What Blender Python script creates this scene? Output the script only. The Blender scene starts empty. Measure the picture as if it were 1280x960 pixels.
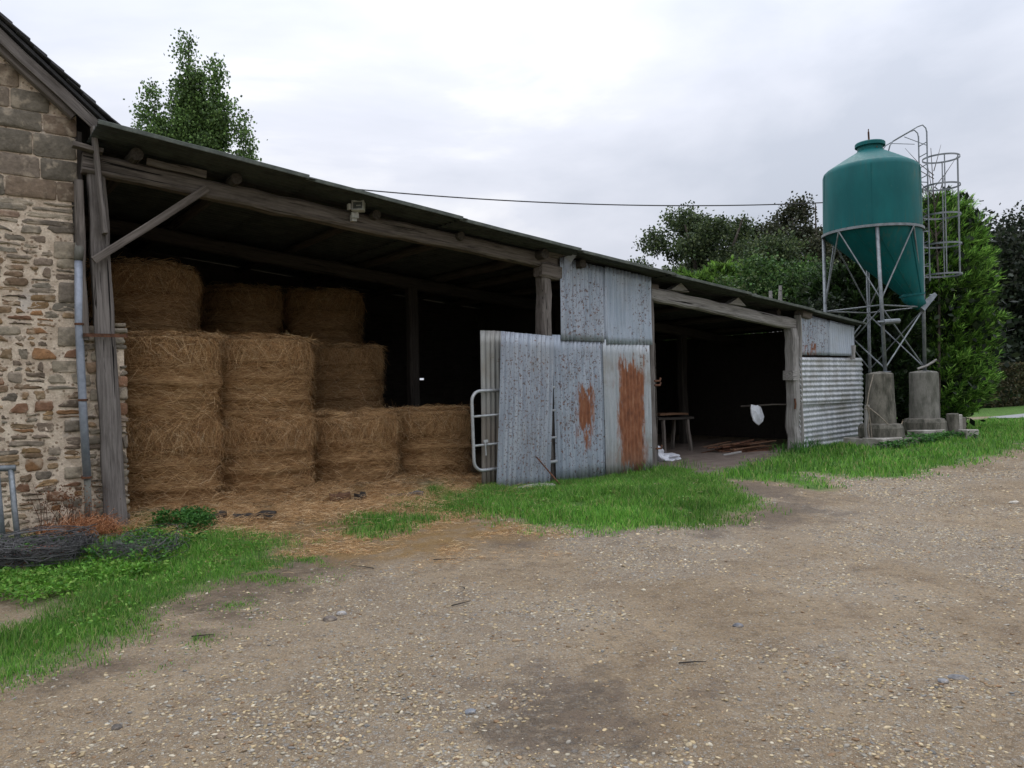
import bpy, math, random
import numpy as np
from mathutils import Vector, Matrix, Euler

R_ = math.radians
scene = bpy.context.scene
C = scene.collection

# ---------------------------------------------------------------- camera
cam_d = bpy.data.cameras.new("camera")
cam_d.sensor_width = 36.0
cam_d.lens = 27.0
cam_d.clip_start = 0.05
cam_d.clip_end = 3000.0
cam = bpy.data.objects.new("camera", cam_d)
C.objects.link(cam)
cam.location = (0, 0, 1.6)
cam.rotation_euler = (R_(90), R_(1.2), 0)
scene.camera = cam

# ---------------------------------------------------------------- world and sun
SUN_EL, SUN_AZ = R_(52), R_(12)          # hidden behind the cloud, ahead of the camera
world = bpy.data.worlds.new("World")
scene.world = world
world.use_nodes = True
wn, wl = world.node_tree.nodes, world.node_tree.links
wn.clear()
w_out = wn.new("ShaderNodeOutputWorld")
sky = wn.new("ShaderNodeTexSky")
sky.sky_type = 'NISHITA'
sky.sun_disc = False
sky.sun_elevation = SUN_EL
sky.sun_rotation = SUN_AZ
bg1 = wn.new("ShaderNodeBackground"); bg1.inputs[1].default_value = 0.08
wl.new(sky.outputs[0], bg1.inputs[0])
wtc = wn.new("ShaderNodeTexCoord")
wmap = wn.new("ShaderNodeMapping"); wmap.inputs['Scale'].default_value = (1.0, 1.0, 2.3)
wmap.inputs['Location'].default_value = (0.35, 0.0, 0.2)
wl.new(wtc.outputs['Generated'], wmap.inputs[0])
wno = wn.new("ShaderNodeTexNoise")
wno.inputs['Scale'].default_value = 1.9; wno.inputs['Detail'].default_value = 7
wno.inputs['Roughness'].default_value = 0.52; wno.inputs['Distortion'].default_value = 0.35
wl.new(wmap.outputs[0], wno.inputs['Vector'])
wr = wn.new("ShaderNodeValToRGB")
wr.color_ramp.elements[0].position = 0.30; wr.color_ramp.elements[0].color = (0.54, 0.58, 0.67, 1)
wr.color_ramp.elements[1].position = 0.64; wr.color_ramp.elements[1].color = (1.03, 1.02, 1.02, 1)
e = wr.color_ramp.elements.new(0.50); e.color = (0.72, 0.745, 0.83, 1)
wl.new(wno.outputs['Fac'], wr.inputs[0])
bg2 = wn.new("ShaderNodeBackground"); bg2.inputs[1].default_value = 0.93
wl.new(wr.outputs[0], bg2.inputs[0])
# an overcast sky grows steadily brighter from the horizon up to the zenith
wsep = wn.new("ShaderNodeSeparateXYZ"); wl.new(wtc.outputs['Generated'], wsep.inputs[0])
wclamp = wn.new("ShaderNodeMath"); wclamp.operation = 'MAXIMUM'; wclamp.inputs[1].default_value = 0.0; wl.new(wsep.outputs[2], wclamp.inputs[0])
wpow = wn.new("ShaderNodeMath"); wpow.operation = 'POWER'; wpow.inputs[1].default_value = 1.9; wl.new(wclamp.outputs[0], wpow.inputs[0])
wma = wn.new("ShaderNodeMath"); wma.operation = 'MULTIPLY_ADD'; wma.inputs[1].default_value = 2.5; wma.inputs[2].default_value = 0.97
wl.new(wpow.outputs[0], wma.inputs[0]); wl.new(wma.outputs[0], bg2.inputs[1])
wmix = wn.new("ShaderNodeMixShader"); wmix.inputs[0].default_value = 0.97
wl.new(bg1.outputs[0], wmix.inputs[1]); wl.new(bg2.outputs[0], wmix.inputs[2])
wl.new(wmix.outputs[0], w_out.inputs[0])

sun_d = bpy.data.lights.new("sun", 'SUN')
sun_d.energy = 0.6; sun_d.angle = R_(25); sun_d.color = (1.0, 0.97, 0.92)
sun = bpy.data.objects.new("sun", sun_d); C.objects.link(sun)
sdir = Vector((math.sin(SUN_AZ) * math.cos(SUN_EL), math.cos(SUN_AZ) * math.cos(SUN_EL), math.sin(SUN_EL)))
sun.rotation_euler = (-sdir).to_track_quat('-Z', 'Y').to_euler()
sun.location = (0, 10, 30)

scene.view_settings.view_transform = 'Standard'
scene.view_settings.look = 'None'
scene.view_settings.exposure = 0.0
scene.view_settings.gamma = 1.0
scene.view_settings.use_curve_mapping = False

# ---------------------------------------------------------------- frame of the barn
# s runs along the open front of the shed, d runs into it, z is up
AX, AY = -4.6274, 8.9983
ca, sa = 0.80170, 0.59772
ANG = math.atan2(sa, ca)
def W(s, d, z=0.0):
    return Vector((AX + s * ca - d * sa, AY + s * sa + d * ca, z))

# ---------------------------------------------------------------- node helpers
class NT:
    def __init__(self, name):
        self.m = bpy.data.materials.new(name)
        self.m.use_nodes = True
        self.t = self.m.node_tree
        self.t.nodes.clear()
        self.out = self.t.nodes.new("ShaderNodeOutputMaterial")
    def n(self, kind, **kw):
        x = self.t.nodes.new(kind)
        for k, v in kw.items():
            setattr(x, k, v)
        return x
    def l(self, a, b):
        self.t.links.new(a, b)
    def put(self, sock, v):
        if isinstance(v, bpy.types.NodeSocket):
            self.l(v, sock)
        elif isinstance(v, (tuple, list)) and len(v) == 3 and sock.type == 'RGBA':
            sock.default_value = (*v, 1)
        else:
            sock.default_value = v
    def coord(self, which='Object', scale=(1, 1, 1), loc=(0, 0, 0), vec=None):
        if vec is None:
            tc = self.n("ShaderNodeTexCoord"); vec = tc.outputs[which]
        mp = self.n("ShaderNodeMapping")
        mp.inputs['Scale'].default_value = scale
        mp.inputs['Location'].default_value = loc
        self.l(vec, mp.inputs[0])
        return mp.outputs[0]
    def noise(self, vec, scale=5, detail=4, rough=0.55, dist=0.0):
        x = self.n("ShaderNodeTexNoise")
        x.inputs['Scale'].default_value = scale; x.inputs['Detail'].default_value = detail
        x.inputs['Roughness'].default_value = rough; x.inputs['Distortion'].default_value = dist
        self.l(vec, x.inputs['Vector'])
        return x.outputs['Fac']
    def vor(self, vec, scale=5, feature='F1', out='Distance', rnd=1.0):
        x = self.n("ShaderNodeTexVoronoi"); x.feature = feature
        x.inputs['Scale'].default_value = scale
        x.inputs['Randomness'].default_value = rnd
        self.l(vec, x.inputs['Vector'])
        return x.outputs[out]
    def step(self, v, a, b):
        x = self.n("ShaderNodeMapRange"); x.interpolation_type = 'SMOOTHSTEP'
        x.inputs['From Min'].default_value = a; x.inputs['From Max'].default_value = b
        self.l(v, x.inputs['Value'])
        return x.outputs['Result']
    def math(self, op, a, b=0.0, c=None):
        x = self.n("ShaderNodeMath"); x.operation = op
        self.put(x.inputs[0], a); self.put(x.inputs[1], b)
        if c is not None: self.put(x.inputs[2], c)
        return x.outputs[0]
    def mix(self, f, a, b, mode='MIX'):
        x = self.n("ShaderNodeMix"); x.data_type = 'RGBA'; x.blend_type = mode
        self.put(x.inputs[0], f); self.put(x.inputs[6], a); self.put(x.inputs[7], b)
        return x.outputs[2]
    def ramp(self, v, stops):
        x = self.n("ShaderNodeValToRGB")
        cr = x.color_ramp
        while len(cr.elements) < len(stops): cr.elements.new(0.5)
        for e, (p, c) in zip(cr.elements, stops):
            e.position = p; e.color = (*c, 1)
        self.l(v, x.inputs[0])
        return x.outputs[0]
    def attr(self, name='tint'):
        x = self.n("ShaderNodeAttribute"); x.attribute_name = name
        return x
    def xyz(self, vec):
        x = self.n("ShaderNodeSeparateXYZ"); self.l(vec, x.inputs[0])
        return x.outputs
    def bump(self, h, strength=0.5, dist=0.01, normal=None):
        x = self.n("ShaderNodeBump")
        x.inputs['Strength'].default_value = strength; x.inputs['Distance'].default_value = dist
        self.l(h, x.inputs['Height'])
        if normal is not None: self.l(normal, x.inputs['Normal'])
        return x.outputs[0]
    def done(self, col, rough=0.8, metal=0.0, normal=None, spec=0.3, trans=None):
        p = self.n("ShaderNodeBsdfPrincipled")
        self.put(p.inputs['Base Color'], col); self.put(p.inputs['Roughness'], rough)
        self.put(p.inputs['Metallic'], metal)
        p.inputs['Specular IOR Level'].default_value = spec
        if normal is not None: self.l(normal, p.inputs['Normal'])
        sh = p.outputs[0]
        if trans:
            t = self.n("ShaderNodeBsdfTranslucent"); self.put(t.inputs[0], col)
            m = self.n("ShaderNodeMixShader"); m.inputs[0].default_value = trans
            self.l(sh, m.inputs[1]); self.l(t.outputs[0], m.inputs[2]); sh = m.outputs[0]
        self.l(sh, self.out.inputs[0])
        return self.m

def m_simple(name, c1, c2, rough=0.8, scale=6, metal=0.0, bump=0.3, bd=0.01, stretch=(1, 1, 1), spec=0.3, detail=6):
    t = NT(name)
    v = t.coord(scale=stretch)
    n = t.noise(v, scale, detail, 0.62)
    n2 = t.noise(v, scale * 7, 4, 0.6)
    col = t.mix(t.step(n, 0.32, 0.68), c1, c2)
    col = t.mix(0.35, col, t.ramp(n2, [(0.3, (0.35, 0.35, 0.35)), (0.7, (1, 1, 1))]), 'MULTIPLY')
    return t.done(col, rough, metal, t.bump(t.math('ADD', n, t.math('MULTIPLY', n2, 0.5)), bump, bd), spec)

def m_tint(name, rough=0.8, scale=20, amt=0.3, bump=0.3, bd=0.004, trans=None, spec=0.25):
    t = NT(name)
    a = t.attr().outputs['Color']
    n = t.noise(t.coord(), scale, 4, 0.6)
    col = t.mix(amt, a, t.ramp(n, [(0.3, (0.3, 0.3, 0.3)), (0.7, (1.15, 1.15, 1.15))]), 'MULTIPLY')
    return t.done(col, rough, 0, t.bump(n, bump, bd) if bump else None, spec, trans)

def m_wood(name, c1, c2, dark=(0.03, 0.026, 0.022), rough=0.85):
    # long grain along the local X axis, with drying cracks
    t = NT(name)
    oi = t.n("ShaderNodeObjectInfo")
    tc = t.n("ShaderNodeTexCoord")
    add = t.n("ShaderNodeVectorMath"); add.operation = 'ADD'
    t.l(tc.outputs['Object'], add.inputs[0])
    sc = t.n("ShaderNodeVectorMath"); sc.operation = 'SCALE'; sc.inputs[0].default_value = (7, 3, 5)
    t.l(oi.outputs['Random'], sc.inputs['Scale']); t.l(sc.outputs[0], add.inputs[1])
    g = t.coord(scale=(1.2, 22, 22), vec=add.outputs[0])
    n = t.noise(g, 1.6, 8, 0.65, 0.4)
    big = t.noise(t.coord(scale=(1.4, 4, 4), vec=add.outputs[0]), 1.3, 4, 0.6)
    col = t.mix(t.step(n, 0.3, 0.7), c1, c2)
    col = t.mix(t.math('MULTIPLY', t.step(big, 0.5, 0.75), 0.6), col, dark)
    crack = t.step(t.noise(t.coord(scale=(0.5, 30, 30), vec=add.outputs[0]), 1.2, 2, 0.5, 0.6), 0.335, 0.30)
    col = t.mix(crack, col, (0.012, 0.010, 0.009))
    hh = t.math('SUBTRACT', n, t.math('MULTIPLY', crack, 1.2))
    return t.done(col, rough, 0, t.bump(hh, 0.8, 0.012), 0.2)

def m_corr(name, patches=(), speck=0.5, base=((0.255, 0.30, 0.36), (0.41, 0.46, 0.53)), speck_zone=None, dirt=0.3, dark_low=None):
    # weathered galvanised sheet: x across, z up in the sheet's own space
    t = NT(name)
    tc = t.n("ShaderNodeTexCoord"); ob = tc.outputs['Object']
    oi = t.n("ShaderNodeObjectInfo")
    add = t.n("ShaderNodeVectorMath"); add.operation = 'ADD'
    sc = t.n("ShaderNodeVectorMath"); sc.operation = 'SCALE'; sc.inputs[0].default_value = (9, 4, 6)
    t.l(oi.outputs['Random'], sc.inputs['Scale']); t.l(ob, add.inputs[0]); t.l(sc.outputs[0], add.inputs[1])
    v = add.outputs[0]
    streak = t.noise(t.coord(scale=(14, 1, 0.8), vec=v), 1.5, 5, 0.6)
    cloud = t.noise(t.coord(scale=(1, 1, 1), vec=v), 2.2, 5, 0.6)
    col = t.mix(t.step(streak, 0.3, 0.7), base[0], base[1])
    col = t.mix(t.math('MULTIPLY', t.step(cloud, 0.45, 0.75), dirt), col, (0.26, 0.24, 0.20))
    fine = t.noise(t.coord(scale=(1, 1, 1), vec=v), 60, 4, 0.7)
    col = t.mix(t.math('MULTIPLY', t.step(fine, 0.45, 0.7), 0.25), col, (0.17, 0.19, 0.21))
    # flaky rust specks in dense clusters
    sp = t.noise(t.coord(scale=(26, 5, 17), vec=v), 1.35, 3, 0.7)
    den = t.noise(t.coord(scale=(2.2, 1, 1.2), vec=v), 1.2, 3, 0.5)
    xs = t.xyz(ob)
    den = t.step(den, 0.62 - 0.3 * speck, 0.80 - 0.3 * speck)
    if speck_zone:
        x0, x1, z0, z1 = speck_zone
        zx = t.math('MULTIPLY', t.step(xs[0], x0 - .1, x0 + .05), t.step(xs[0], x1 + .1, x1 - .05))
        zz = t.math('MULTIPLY', t.step(xs[2], z0 - .1, z0 + .1), t.step(xs[2], z1 + .1, z1 - .1))
        den = t.math('MAXIMUM', t.math('MULTIPLY', den, 0.5), t.math('MULTIPLY', zx, zz))
    thr = t.math('SUBTRACT', sp, t.math('MULTIPLY', den, 0.070))
    mask = t.math('MULTIPLY', t.step(thr, 0.380, 0.335), 0.85)
    mask = t.math('MULTIPLY', mask, t.step(den, 0.02, 0.2))
    rustc = t.ramp(t.noise(t.coord(vec=v), 16, 3, 0.6), [(0.35, (0.075, 0.048, 0.040)), (0.55, (0.13, 0.066, 0.044)), (0.75, (0.24, 0.11, 0.06))])
    col = t.mix(mask, col, rustc)
    rust_all = mask
    for (x0, x1, z0, z1) in patches:
        wob = t.noise(t.coord(scale=(7, 1, 1.6), vec=v), 1.0, 6, 0.72)
        wob = t.math('MULTIPLY', t.math('SUBTRACT', wob, 0.5), 1.15)
        px = t.math('ADD', xs[0], t.math('MULTIPLY', wob, 0.55)); pz = t.math('ADD', xs[2], t.math('MULTIPLY', wob, 2.0))
        a = t.math('MULTIPLY', t.step(px, x0 - .07, x0 + .07), t.step(px, x1 + .07, x1 - .07))
        b = t.math('MULTIPLY', t.step(pz, z0 - .10, z0 + .10), t.step(pz, z1 + .10, z1 - .10))
        pm = t.math('MULTIPLY', a, b)
        pc = t.ramp(t.noise(t.coord(scale=(5, 1, 1.4), vec=v), 3.0, 6, 0.65), [(0.3, (0.11, 0.045, 0.026)), (0.50, (0.23, 0.088, 0.042)), (0.68, (0.30, 0.15, 0.085)), (0.8, (0.34, 0.25, 0.19))])
        col = t.mix(pm, col, pc)
        rust_all = t.math('MAXIMUM', rust_all, pm)
    if dark_low:
        col = t.mix(t.math('MULTIPLY', t.step(xs[2], dark_low, dark_low - 0.7), 0.55), col, (0.17, 0.12, 0.085))
    rough = t.math('ADD', 0.42, t.math('MULTIPLY', rust_all, 0.45))
    metal = t.math('MULTIPLY', t.math('SUBTRACT', 1.0, rust_all), 0.2)
    return t.done(col, rough, metal, t.bump(t.math('SUBTRACT', fine, t.math('MULTIPLY', rust_all, 0.6)), 0.35, 0.004), 0.4)

# ---------------------------------------------------------------- materials
M = {}
M['beam'] = m_wood('weathered_beam_wood', (0.085, 0.072, 0.063), (0.20, 0.175, 0.155))
M['pale_wood'] = m_wood('silver_grey_wood', (0.20, 0.19, 0.18), (0.36, 0.345, 0.33), dark=(0.11, 0.10, 0.095))
M['post'] = m_wood('post_wood', (0.10, 0.088, 0.08), (0.215, 0.193, 0.178), dark=(0.05, 0.042, 0.036))
M['dark_wood'] = m_wood('dark_barn_boards', (0.035, 0.03, 0.026), (0.06, 0.052, 0.045))  # dark logs, and inner timbers with the bay's dimness put into the colour
M['purlin'] = m_wood('shade_dark_log', (0.045, 0.038, 0.032), (0.085, 0.074, 0.064))  # log colour darkened to stand in for the shade under the roof
M['brown_wood'] = m_wood('brown_timber', (0.10, 0.055, 0.032), (0.18, 0.10, 0.06))
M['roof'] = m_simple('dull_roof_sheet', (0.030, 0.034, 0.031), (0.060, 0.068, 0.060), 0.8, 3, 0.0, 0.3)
M['verge'] = m_simple('lichened_verge_metal', (0.06, 0.07, 0.062), (0.12, 0.135, 0.115), 0.7, 5, 0.0, 0.3)
M['slate'] = m_simple('dark_roof_slate', (0.035, 0.036, 0.040), (0.075, 0.075, 0.08), 0.6, 5, 0.0, 0.5)
t = NT('wall_stone')
_a = t.attr().outputs['Color']; _v = t.coord()
_n = t.noise(_v, 16, 6, 0.65); _n2 = t.noise(_v, 5.5, 5, 0.6); _n3 = t.noise(_v, 42, 4, 0.7)
_c = t.mix(0.6, _a, t.ramp(_n, [(0.3, (0.35, 0.33, 0.31)), (0.7, (1.25, 1.2, 1.15))]), 'MULTIPLY')
_c = t.mix(t.math('MULTIPLY', t.step(_n2, 0.52, 0.66), 0.55), _c, (0.48, 0.40, 0.30))      # lime smeared over the faces
_c = t.mix(t.math('MULTIPLY', t.step(_n3, 0.58, 0.72), 0.35), _c, (0.06, 0.05, 0.04))
M['stone'] = t.done(_c, 0.92, 0, t.bump(t.math('ADD', _n, t.math('MULTIPLY', _n3, 0.5)), 1.0, 0.014), 0.2)
t = NT('lime_mortar')
_v = t.coord(); _n = t.noise(_v, 5, 6, 0.65); _f = t.noise(_v, 45, 5, 0.7)
_c = t.mix(t.step(_n, 0.35, 0.65), (0.50, 0.40, 0.30), (0.78, 0.66, 0.52))
_ch = t.vor(_v, 24); _cc = t.xyz(t.vor(_v, 24, out='Color'))
_on = t.math('MULTIPLY', t.step(_ch, 0.42, 0.32), t.step(_cc[0], 0.42, 0.34))
_c = t.mix(t.math('MULTIPLY', _on, 0.8), _c, t.ramp(_cc[1], [(0, (0.13, 0.09, 0.06)), (0.5, (0.24, 0.16, 0.10)), (1, (0.22, 0.20, 0.17))]))
_c = t.mix(0.55, _c, t.ramp(_f, [(0.3, (0.45, 0.43, 0.42)), (0.7, (1.2, 1.2, 1.2))]), 'MULTIPLY')
_c = t.mix(t.math('MULTIPLY', t.step(t.noise(_v, 1.6, 4, 0.6), 0.56, 0.68), 0.45), _c, (0.42, 0.41, 0.40))
M['mortar'] = t.done(_c, 0.95, 0, t.bump(t.math('ADD', _f, _n), 1.0, 0.012), 0.15)
M['zinc'] = m_simple('zinc_pipe', (0.22, 0.25, 0.30), (0.34, 0.37, 0.43), 0.5, 3, 0.3, 0.15, 0.004)
M['galv'] = m_simple('galvanised_steel', (0.15, 0.168, 0.18), (0.25, 0.27, 0.285), 0.45, 7, 0.45, 0.1, 0.003)
M['gate_steel'] = m_simple('pale_gate_steel', (0.36, 0.38, 0.39), (0.52, 0.54, 0.55), 0.45, 7, 0.3, 0.1, 0.003)
M['galv_dull'] = m_simple('dull_galvanised_steel', (0.17, 0.19, 0.21), (0.27, 0.30, 0.33), 0.55, 7, 0.3, 0.1, 0.003)
M['rusty'] = m_simple('rusty_iron', (0.05, 0.025, 0.016), (0.17, 0.075, 0.04), 0.85, 9, 0, 0.4, 0.004)
M['wire'] = m_simple('old_wire', (0.05, 0.05, 0.052), (0.17, 0.165, 0.165), 0.6, 12, 0.3, 0.2, 0.002)
M['cable'] = m_simple('black_cable', (0.02, 0.02, 0.022), (0.04, 0.04, 0.042), 0.6, 5)
M['concrete'] = m_simple('mossy_concrete', (0.055, 0.055, 0.042), (0.20, 0.185, 0.155), 0.92, 4.2, 0, 0.8, 0.02, (1.6, 1.6, .6), detail=9)
M['concrete_pale'] = m_simple('grey_cast_concrete', (0.10, 0.10, 0.082), (0.235, 0.225, 0.20), 0.9, 3.6, 0, 0.6, 0.012, (1.6, 1.6, .6), detail=9)
M['slab'] = m_simple('pale_concrete_slab', (0.26, 0.24, 0.21), (0.42, 0.40, 0.36), 0.9, 6, 0, 0.8, 0.01)
M['plastic'] = m_simple('white_plastic_bag', (0.60, 0.62, 0.68), (0.75, 0.77, 0.82), 0.4, 9, 0, 0.5, 0.01)
M['lamp_body'] = m_simple('aged_white_paint', (0.42, 0.43, 0.41), (0.58, 0.58, 0.55), 0.6, 14, 0, 0.1)
M['lamp_glass'] = m_simple('dusty_lamp_glass', (0.10, 0.11, 0.11), (0.18, 0.19, 0.19), 0.15, 8, 0, 0.0, spec=0.6)
M['moss_rope'] = m_simple('frayed_rope', (0.20, 0.17, 0.13), (0.33, 0.29, 0.24), 0.95, 30, 0, 0.5)
M['bark'] = m_simple('tree_bark', (0.045, 0.038, 0.03), (0.12, 0.10, 0.085), 0.95, 6, 0, 0.9, 0.03, (1, 1, 0.3))
M['inner_soil'] = m_simple('trodden_floor', (0.15, 0.125, 0.105), (0.24, 0.20, 0.17), 0.85, 2.0, 0, 0.5, 0.02)
M['leaf'] = m_tint('leaves', 0.6, 3, 0.25, 0, trans=0.28)
M['blade'] = m_tint('grass_blades', 0.55, 3, 0.2, 0, trans=0.35, spec=0.3)
M['straw'] = m_tint('straw_strands', 0.75, 8, 0.3, 0, trans=0.15)
M['pebble'] = m_tint('gravel_pebbles', 0.8, 60, 0.4, 0.4, 0.002)

# silo paint: sea green, faded and slightly mottled, mould on the side facing the ladder
t = NT('green_tank_paint')
v = t.coord()
n1 = t.noise(t.coord(scale=(1.2, 1.2, 0.5)), 1.6, 6, 0.6)
col = t.mix(t.step(n1, 0.35, 0.7), (0.001, 0.082, 0.086), (0.002, 0.108, 0.110))
xs = t.xyz(v)
side = t.math('MULTIPLY', t.step(xs[0], 0.25, 1.0), t.step(t.noise(t.coord(scale=(3, 3, 1.1)), 1.7, 6, 0.65), 0.42, 0.68))
side = t.math('MULTIPLY', side, t.step(xs[2], 4.95, 5.3))
col = t.mix(t.math('MULTIPLY', side, 0.7), col, (0.095, 0.11, 0.06))
fad = t.noise(t.coord(scale=(6, 6, 0.6)), 2.2, 5, 0.6)
col = t.mix(t.math('MULTIPLY', t.step(fad, 0.5, 0.8), 0.3), col, (0.012, 0.12, 0.115))
run = t.step(t.noise(t.coord(scale=(9, 9, 0.35)), 1.6, 4, 0.6), 0.52, 0.72)
low = t.math('MAXIMUM', t.step(xs[2], 5.75, 5.15), t.math('MULTIPLY', t.step(xs[2], 6.1, 6.6), 0.6))
col = t.mix(t.math('MULTIPLY', t.math('MULTIPLY', run, low), 0.5), col, (0.045, 0.075, 0.055))
sc_ = t.step(t.noise(t.coord(scale=(4, 4, 4)), 2.4, 6, 0.75), 0.63, 0.70)
col = t.mix(t.math('MULTIPLY', sc_, 0.35), col, (0.10, 0.16, 0.14))
M['tank'] = t.done(col, t.math('ADD', 0.42, t.math('MULTIPLY', fad, 0.3)), 0.0, t.bump(n1, 0.1, 0.02), 0.22)

# hay: layered rings round the bale, driven by its UV (u along the girth, v up) in metres
t = NT('hay_bale')
uv = t.n("ShaderNodeTexCoord").outputs['UV']
fib = t.noise(t.coord(scale=(5, 60, 1), vec=uv), 1.6, 8, 0.7, 0.8)
fib2 = t.noise(t.coord(scale=(22, 150, 1), vec=uv), 1.3, 5, 0.7, 1.2)
lay = t.noise(t.coord(scale=(0.7, 9, 1), vec=uv), 1.2, 4, 0.6, 0.5)
bl = t.noise(t.coord(scale=(2, 2, 1), vec=uv), 1.7, 4, 0.6)
col = t.ramp(fib, [(0.28, (0.08, 0.038, 0.015)), (0.44, (0.30, 0.168, 0.076)), (0.58, (0.54, 0.35, 0.175)), (0.78, (0.72, 0.53, 0.31))])
col = t.mix(0.45, col, t.ramp(fib2, [(0.3, (0.35, 0.3, 0.25)), (0.7, (1.3, 1.3, 1.3))]), 'MULTIPLY')
col = t.mix(t.math('MULTIPLY', t.step(lay, 0.5, 0.66), 0.6), col, (0.12, 0.062, 0.024))
col = t.mix(t.math('MULTIPLY', t.step(bl, 0.5, 0.75), 0.25), col, (0.42, 0.30, 0.15))
hh = t.math('ADD', t.math('ADD', fib, t.math('MULTIPLY', fib2, 0.5)), lay)
M['hay'] = t.done(col, 0.92, 0, t.bump(hh, 1.0, 0.03), 0.1)

# ---------------------------------------------------------------- geometry helpers
def tag(o, label=None, cat=None, group=None, kind=None):
    if label: o['label'] = label
    if cat: o['category'] = cat
    if group: o['group'] = group
    if kind: o['kind'] = kind
    return o

def thing(name, label, cat, loc=(0, 0, 0), rz=0.0, group=None):
    o = bpy.data.objects.new(name, None)
    o.empty_display_size = 0.2
    C.objects.link(o); o.location = loc; o.rotation_euler = (0, 0, rz)
    return tag(o, label, cat, group)

def link(name, me, mat, parent=None, loc=None, rot=None, smooth=False):
    if mat is not None and len(me.materials) == 0: me.materials.append(mat)
    if smooth: me.shade_smooth()
    o = bpy.data.objects.new(name, me); C.objects.link(o)
    if parent is not None: o.parent = parent
    if loc is not None: o.location = loc
    if rot is not None: o.rotation_euler = rot
    return o

def np_mesh(name, V, F, tint=None):
    V = np.asarray(V, dtype=np.float32); F = np.asarray(F, dtype=np.int32)
    me = bpy.data.meshes.new(name)
    k = F.shape[1]
    me.vertices.add(len(V)); me.vertices.foreach_set('co', V.ravel())
    me.loops.add(F.size); me.loops.foreach_set('vertex_index', F.ravel())
    me.polygons.add(len(F)); me.polygons.foreach_set('loop_start', np.arange(0, F.size, k, dtype=np.int32))
    me.update(calc_edges=True)
    if tint is not None:
        a = me.color_attributes.new('tint', 'FLOAT_COLOR', 'POINT')
        c = np.ones((len(V), 4), dtype=np.float32); c[:, :3] = tint
        a.data.foreach_set('color', c.ravel())
    return me

def py_mesh(name, V, F):
    me = bpy.data.meshes.new(name)
    me.from_pydata([tuple(v) for v in V], [], F); me.update()
    return me

class MB:
    """collects simple solids into one mesh"""
    def __init__(self): self.V = []; self.F = []
    def add(self, V, F):
        b = len(self.V); self.V += [tuple(v) for v in V]; self.F += [tuple(b + i for i in f) for f in F]
    def box(self, x0, x1, y0, y1, z0, z1, jit=0.0, rng=random):
        V = [(x, y, z) for x in (x0, x1) for y in (y0, y1) for z in (z0, z1)]
        V = [(a + rng.uniform(-jit, jit), b + rng.uniform(-jit, jit), c + rng.uniform(-jit, jit)) for a, b, c in V]
        self.add(V, [(0, 1, 3, 2), (4, 6, 7, 5), (0, 4, 5, 1), (2, 3, 7, 6), (0, 2, 6, 4), (1, 5, 7, 3)])
    def tube(self, pts, r, n=8, closed=False, caps=True):
        pts = [Vector(p) for p in pts]
        m = len(pts); V = []; F = []
        rr = r if isinstance(r, (list, tuple)) else [r] * m
        up = None
        for i, p in enumerate(pts):
            a = pts[(i - 1) % m] if (closed or i > 0) else p
            b = pts[(i + 1) % m] if (closed or i < m - 1) else p
            d = (b - a)
            if d.length < 1e-9: d = Vector((0, 0, 1))
            d.normalize()
            if up is None: up = d.orthogonal().normalized()
            up = (up - d * up.dot(d))
            if up.length < 1e-6: up = d.orthogonal()
            up.normalize(); w = d.cross(up)
            for k in range(n):
                an = 2 * math.pi * k / n
                V.append(p + up * (math.cos(an) * rr[i]) + w * (math.sin(an) * rr[i]))
        for i in range(m if closed else m - 1):
            j = (i + 1) % m
            for k in range(n):
                F.append((i * n + k, i * n + (k + 1) % n, j * n + (k + 1) % n, j * n + k))
        if caps and not closed:
            F.append(tuple(range(n - 1, -1, -1))); F.append(tuple((m - 1) * n + k for k in range(n)))
        self.add(V, F)
    def lathe(self, prof, n=32, cx=0.0, cy=0.0, cap0=True, cap1=True):
        V = []; F = []
        for (r, z) in prof:
            for k in range(n):
                a = 2 * math.pi * k / n
                V.append((cx + r * math.cos(a), cy + r * math.sin(a), z))
        for i in range(len(prof) - 1):
            for k in range(n):
                F.append((i * n + k, i * n + (k + 1) % n, (i + 1) * n + (k + 1) % n, (i + 1) * n + k))
        if cap0: F.append(tuple(range(n - 1, -1, -1)))
        if cap1: F.append(tuple((len(prof) - 1) * n + k for k in range(n)))
        self.add(V, F)
    def build(self, name, mat, parent=None, loc=None, rot=None, smooth=False):
        return link(name, py_mesh(name, self.V, self.F), mat, parent, loc, rot, smooth)

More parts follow.
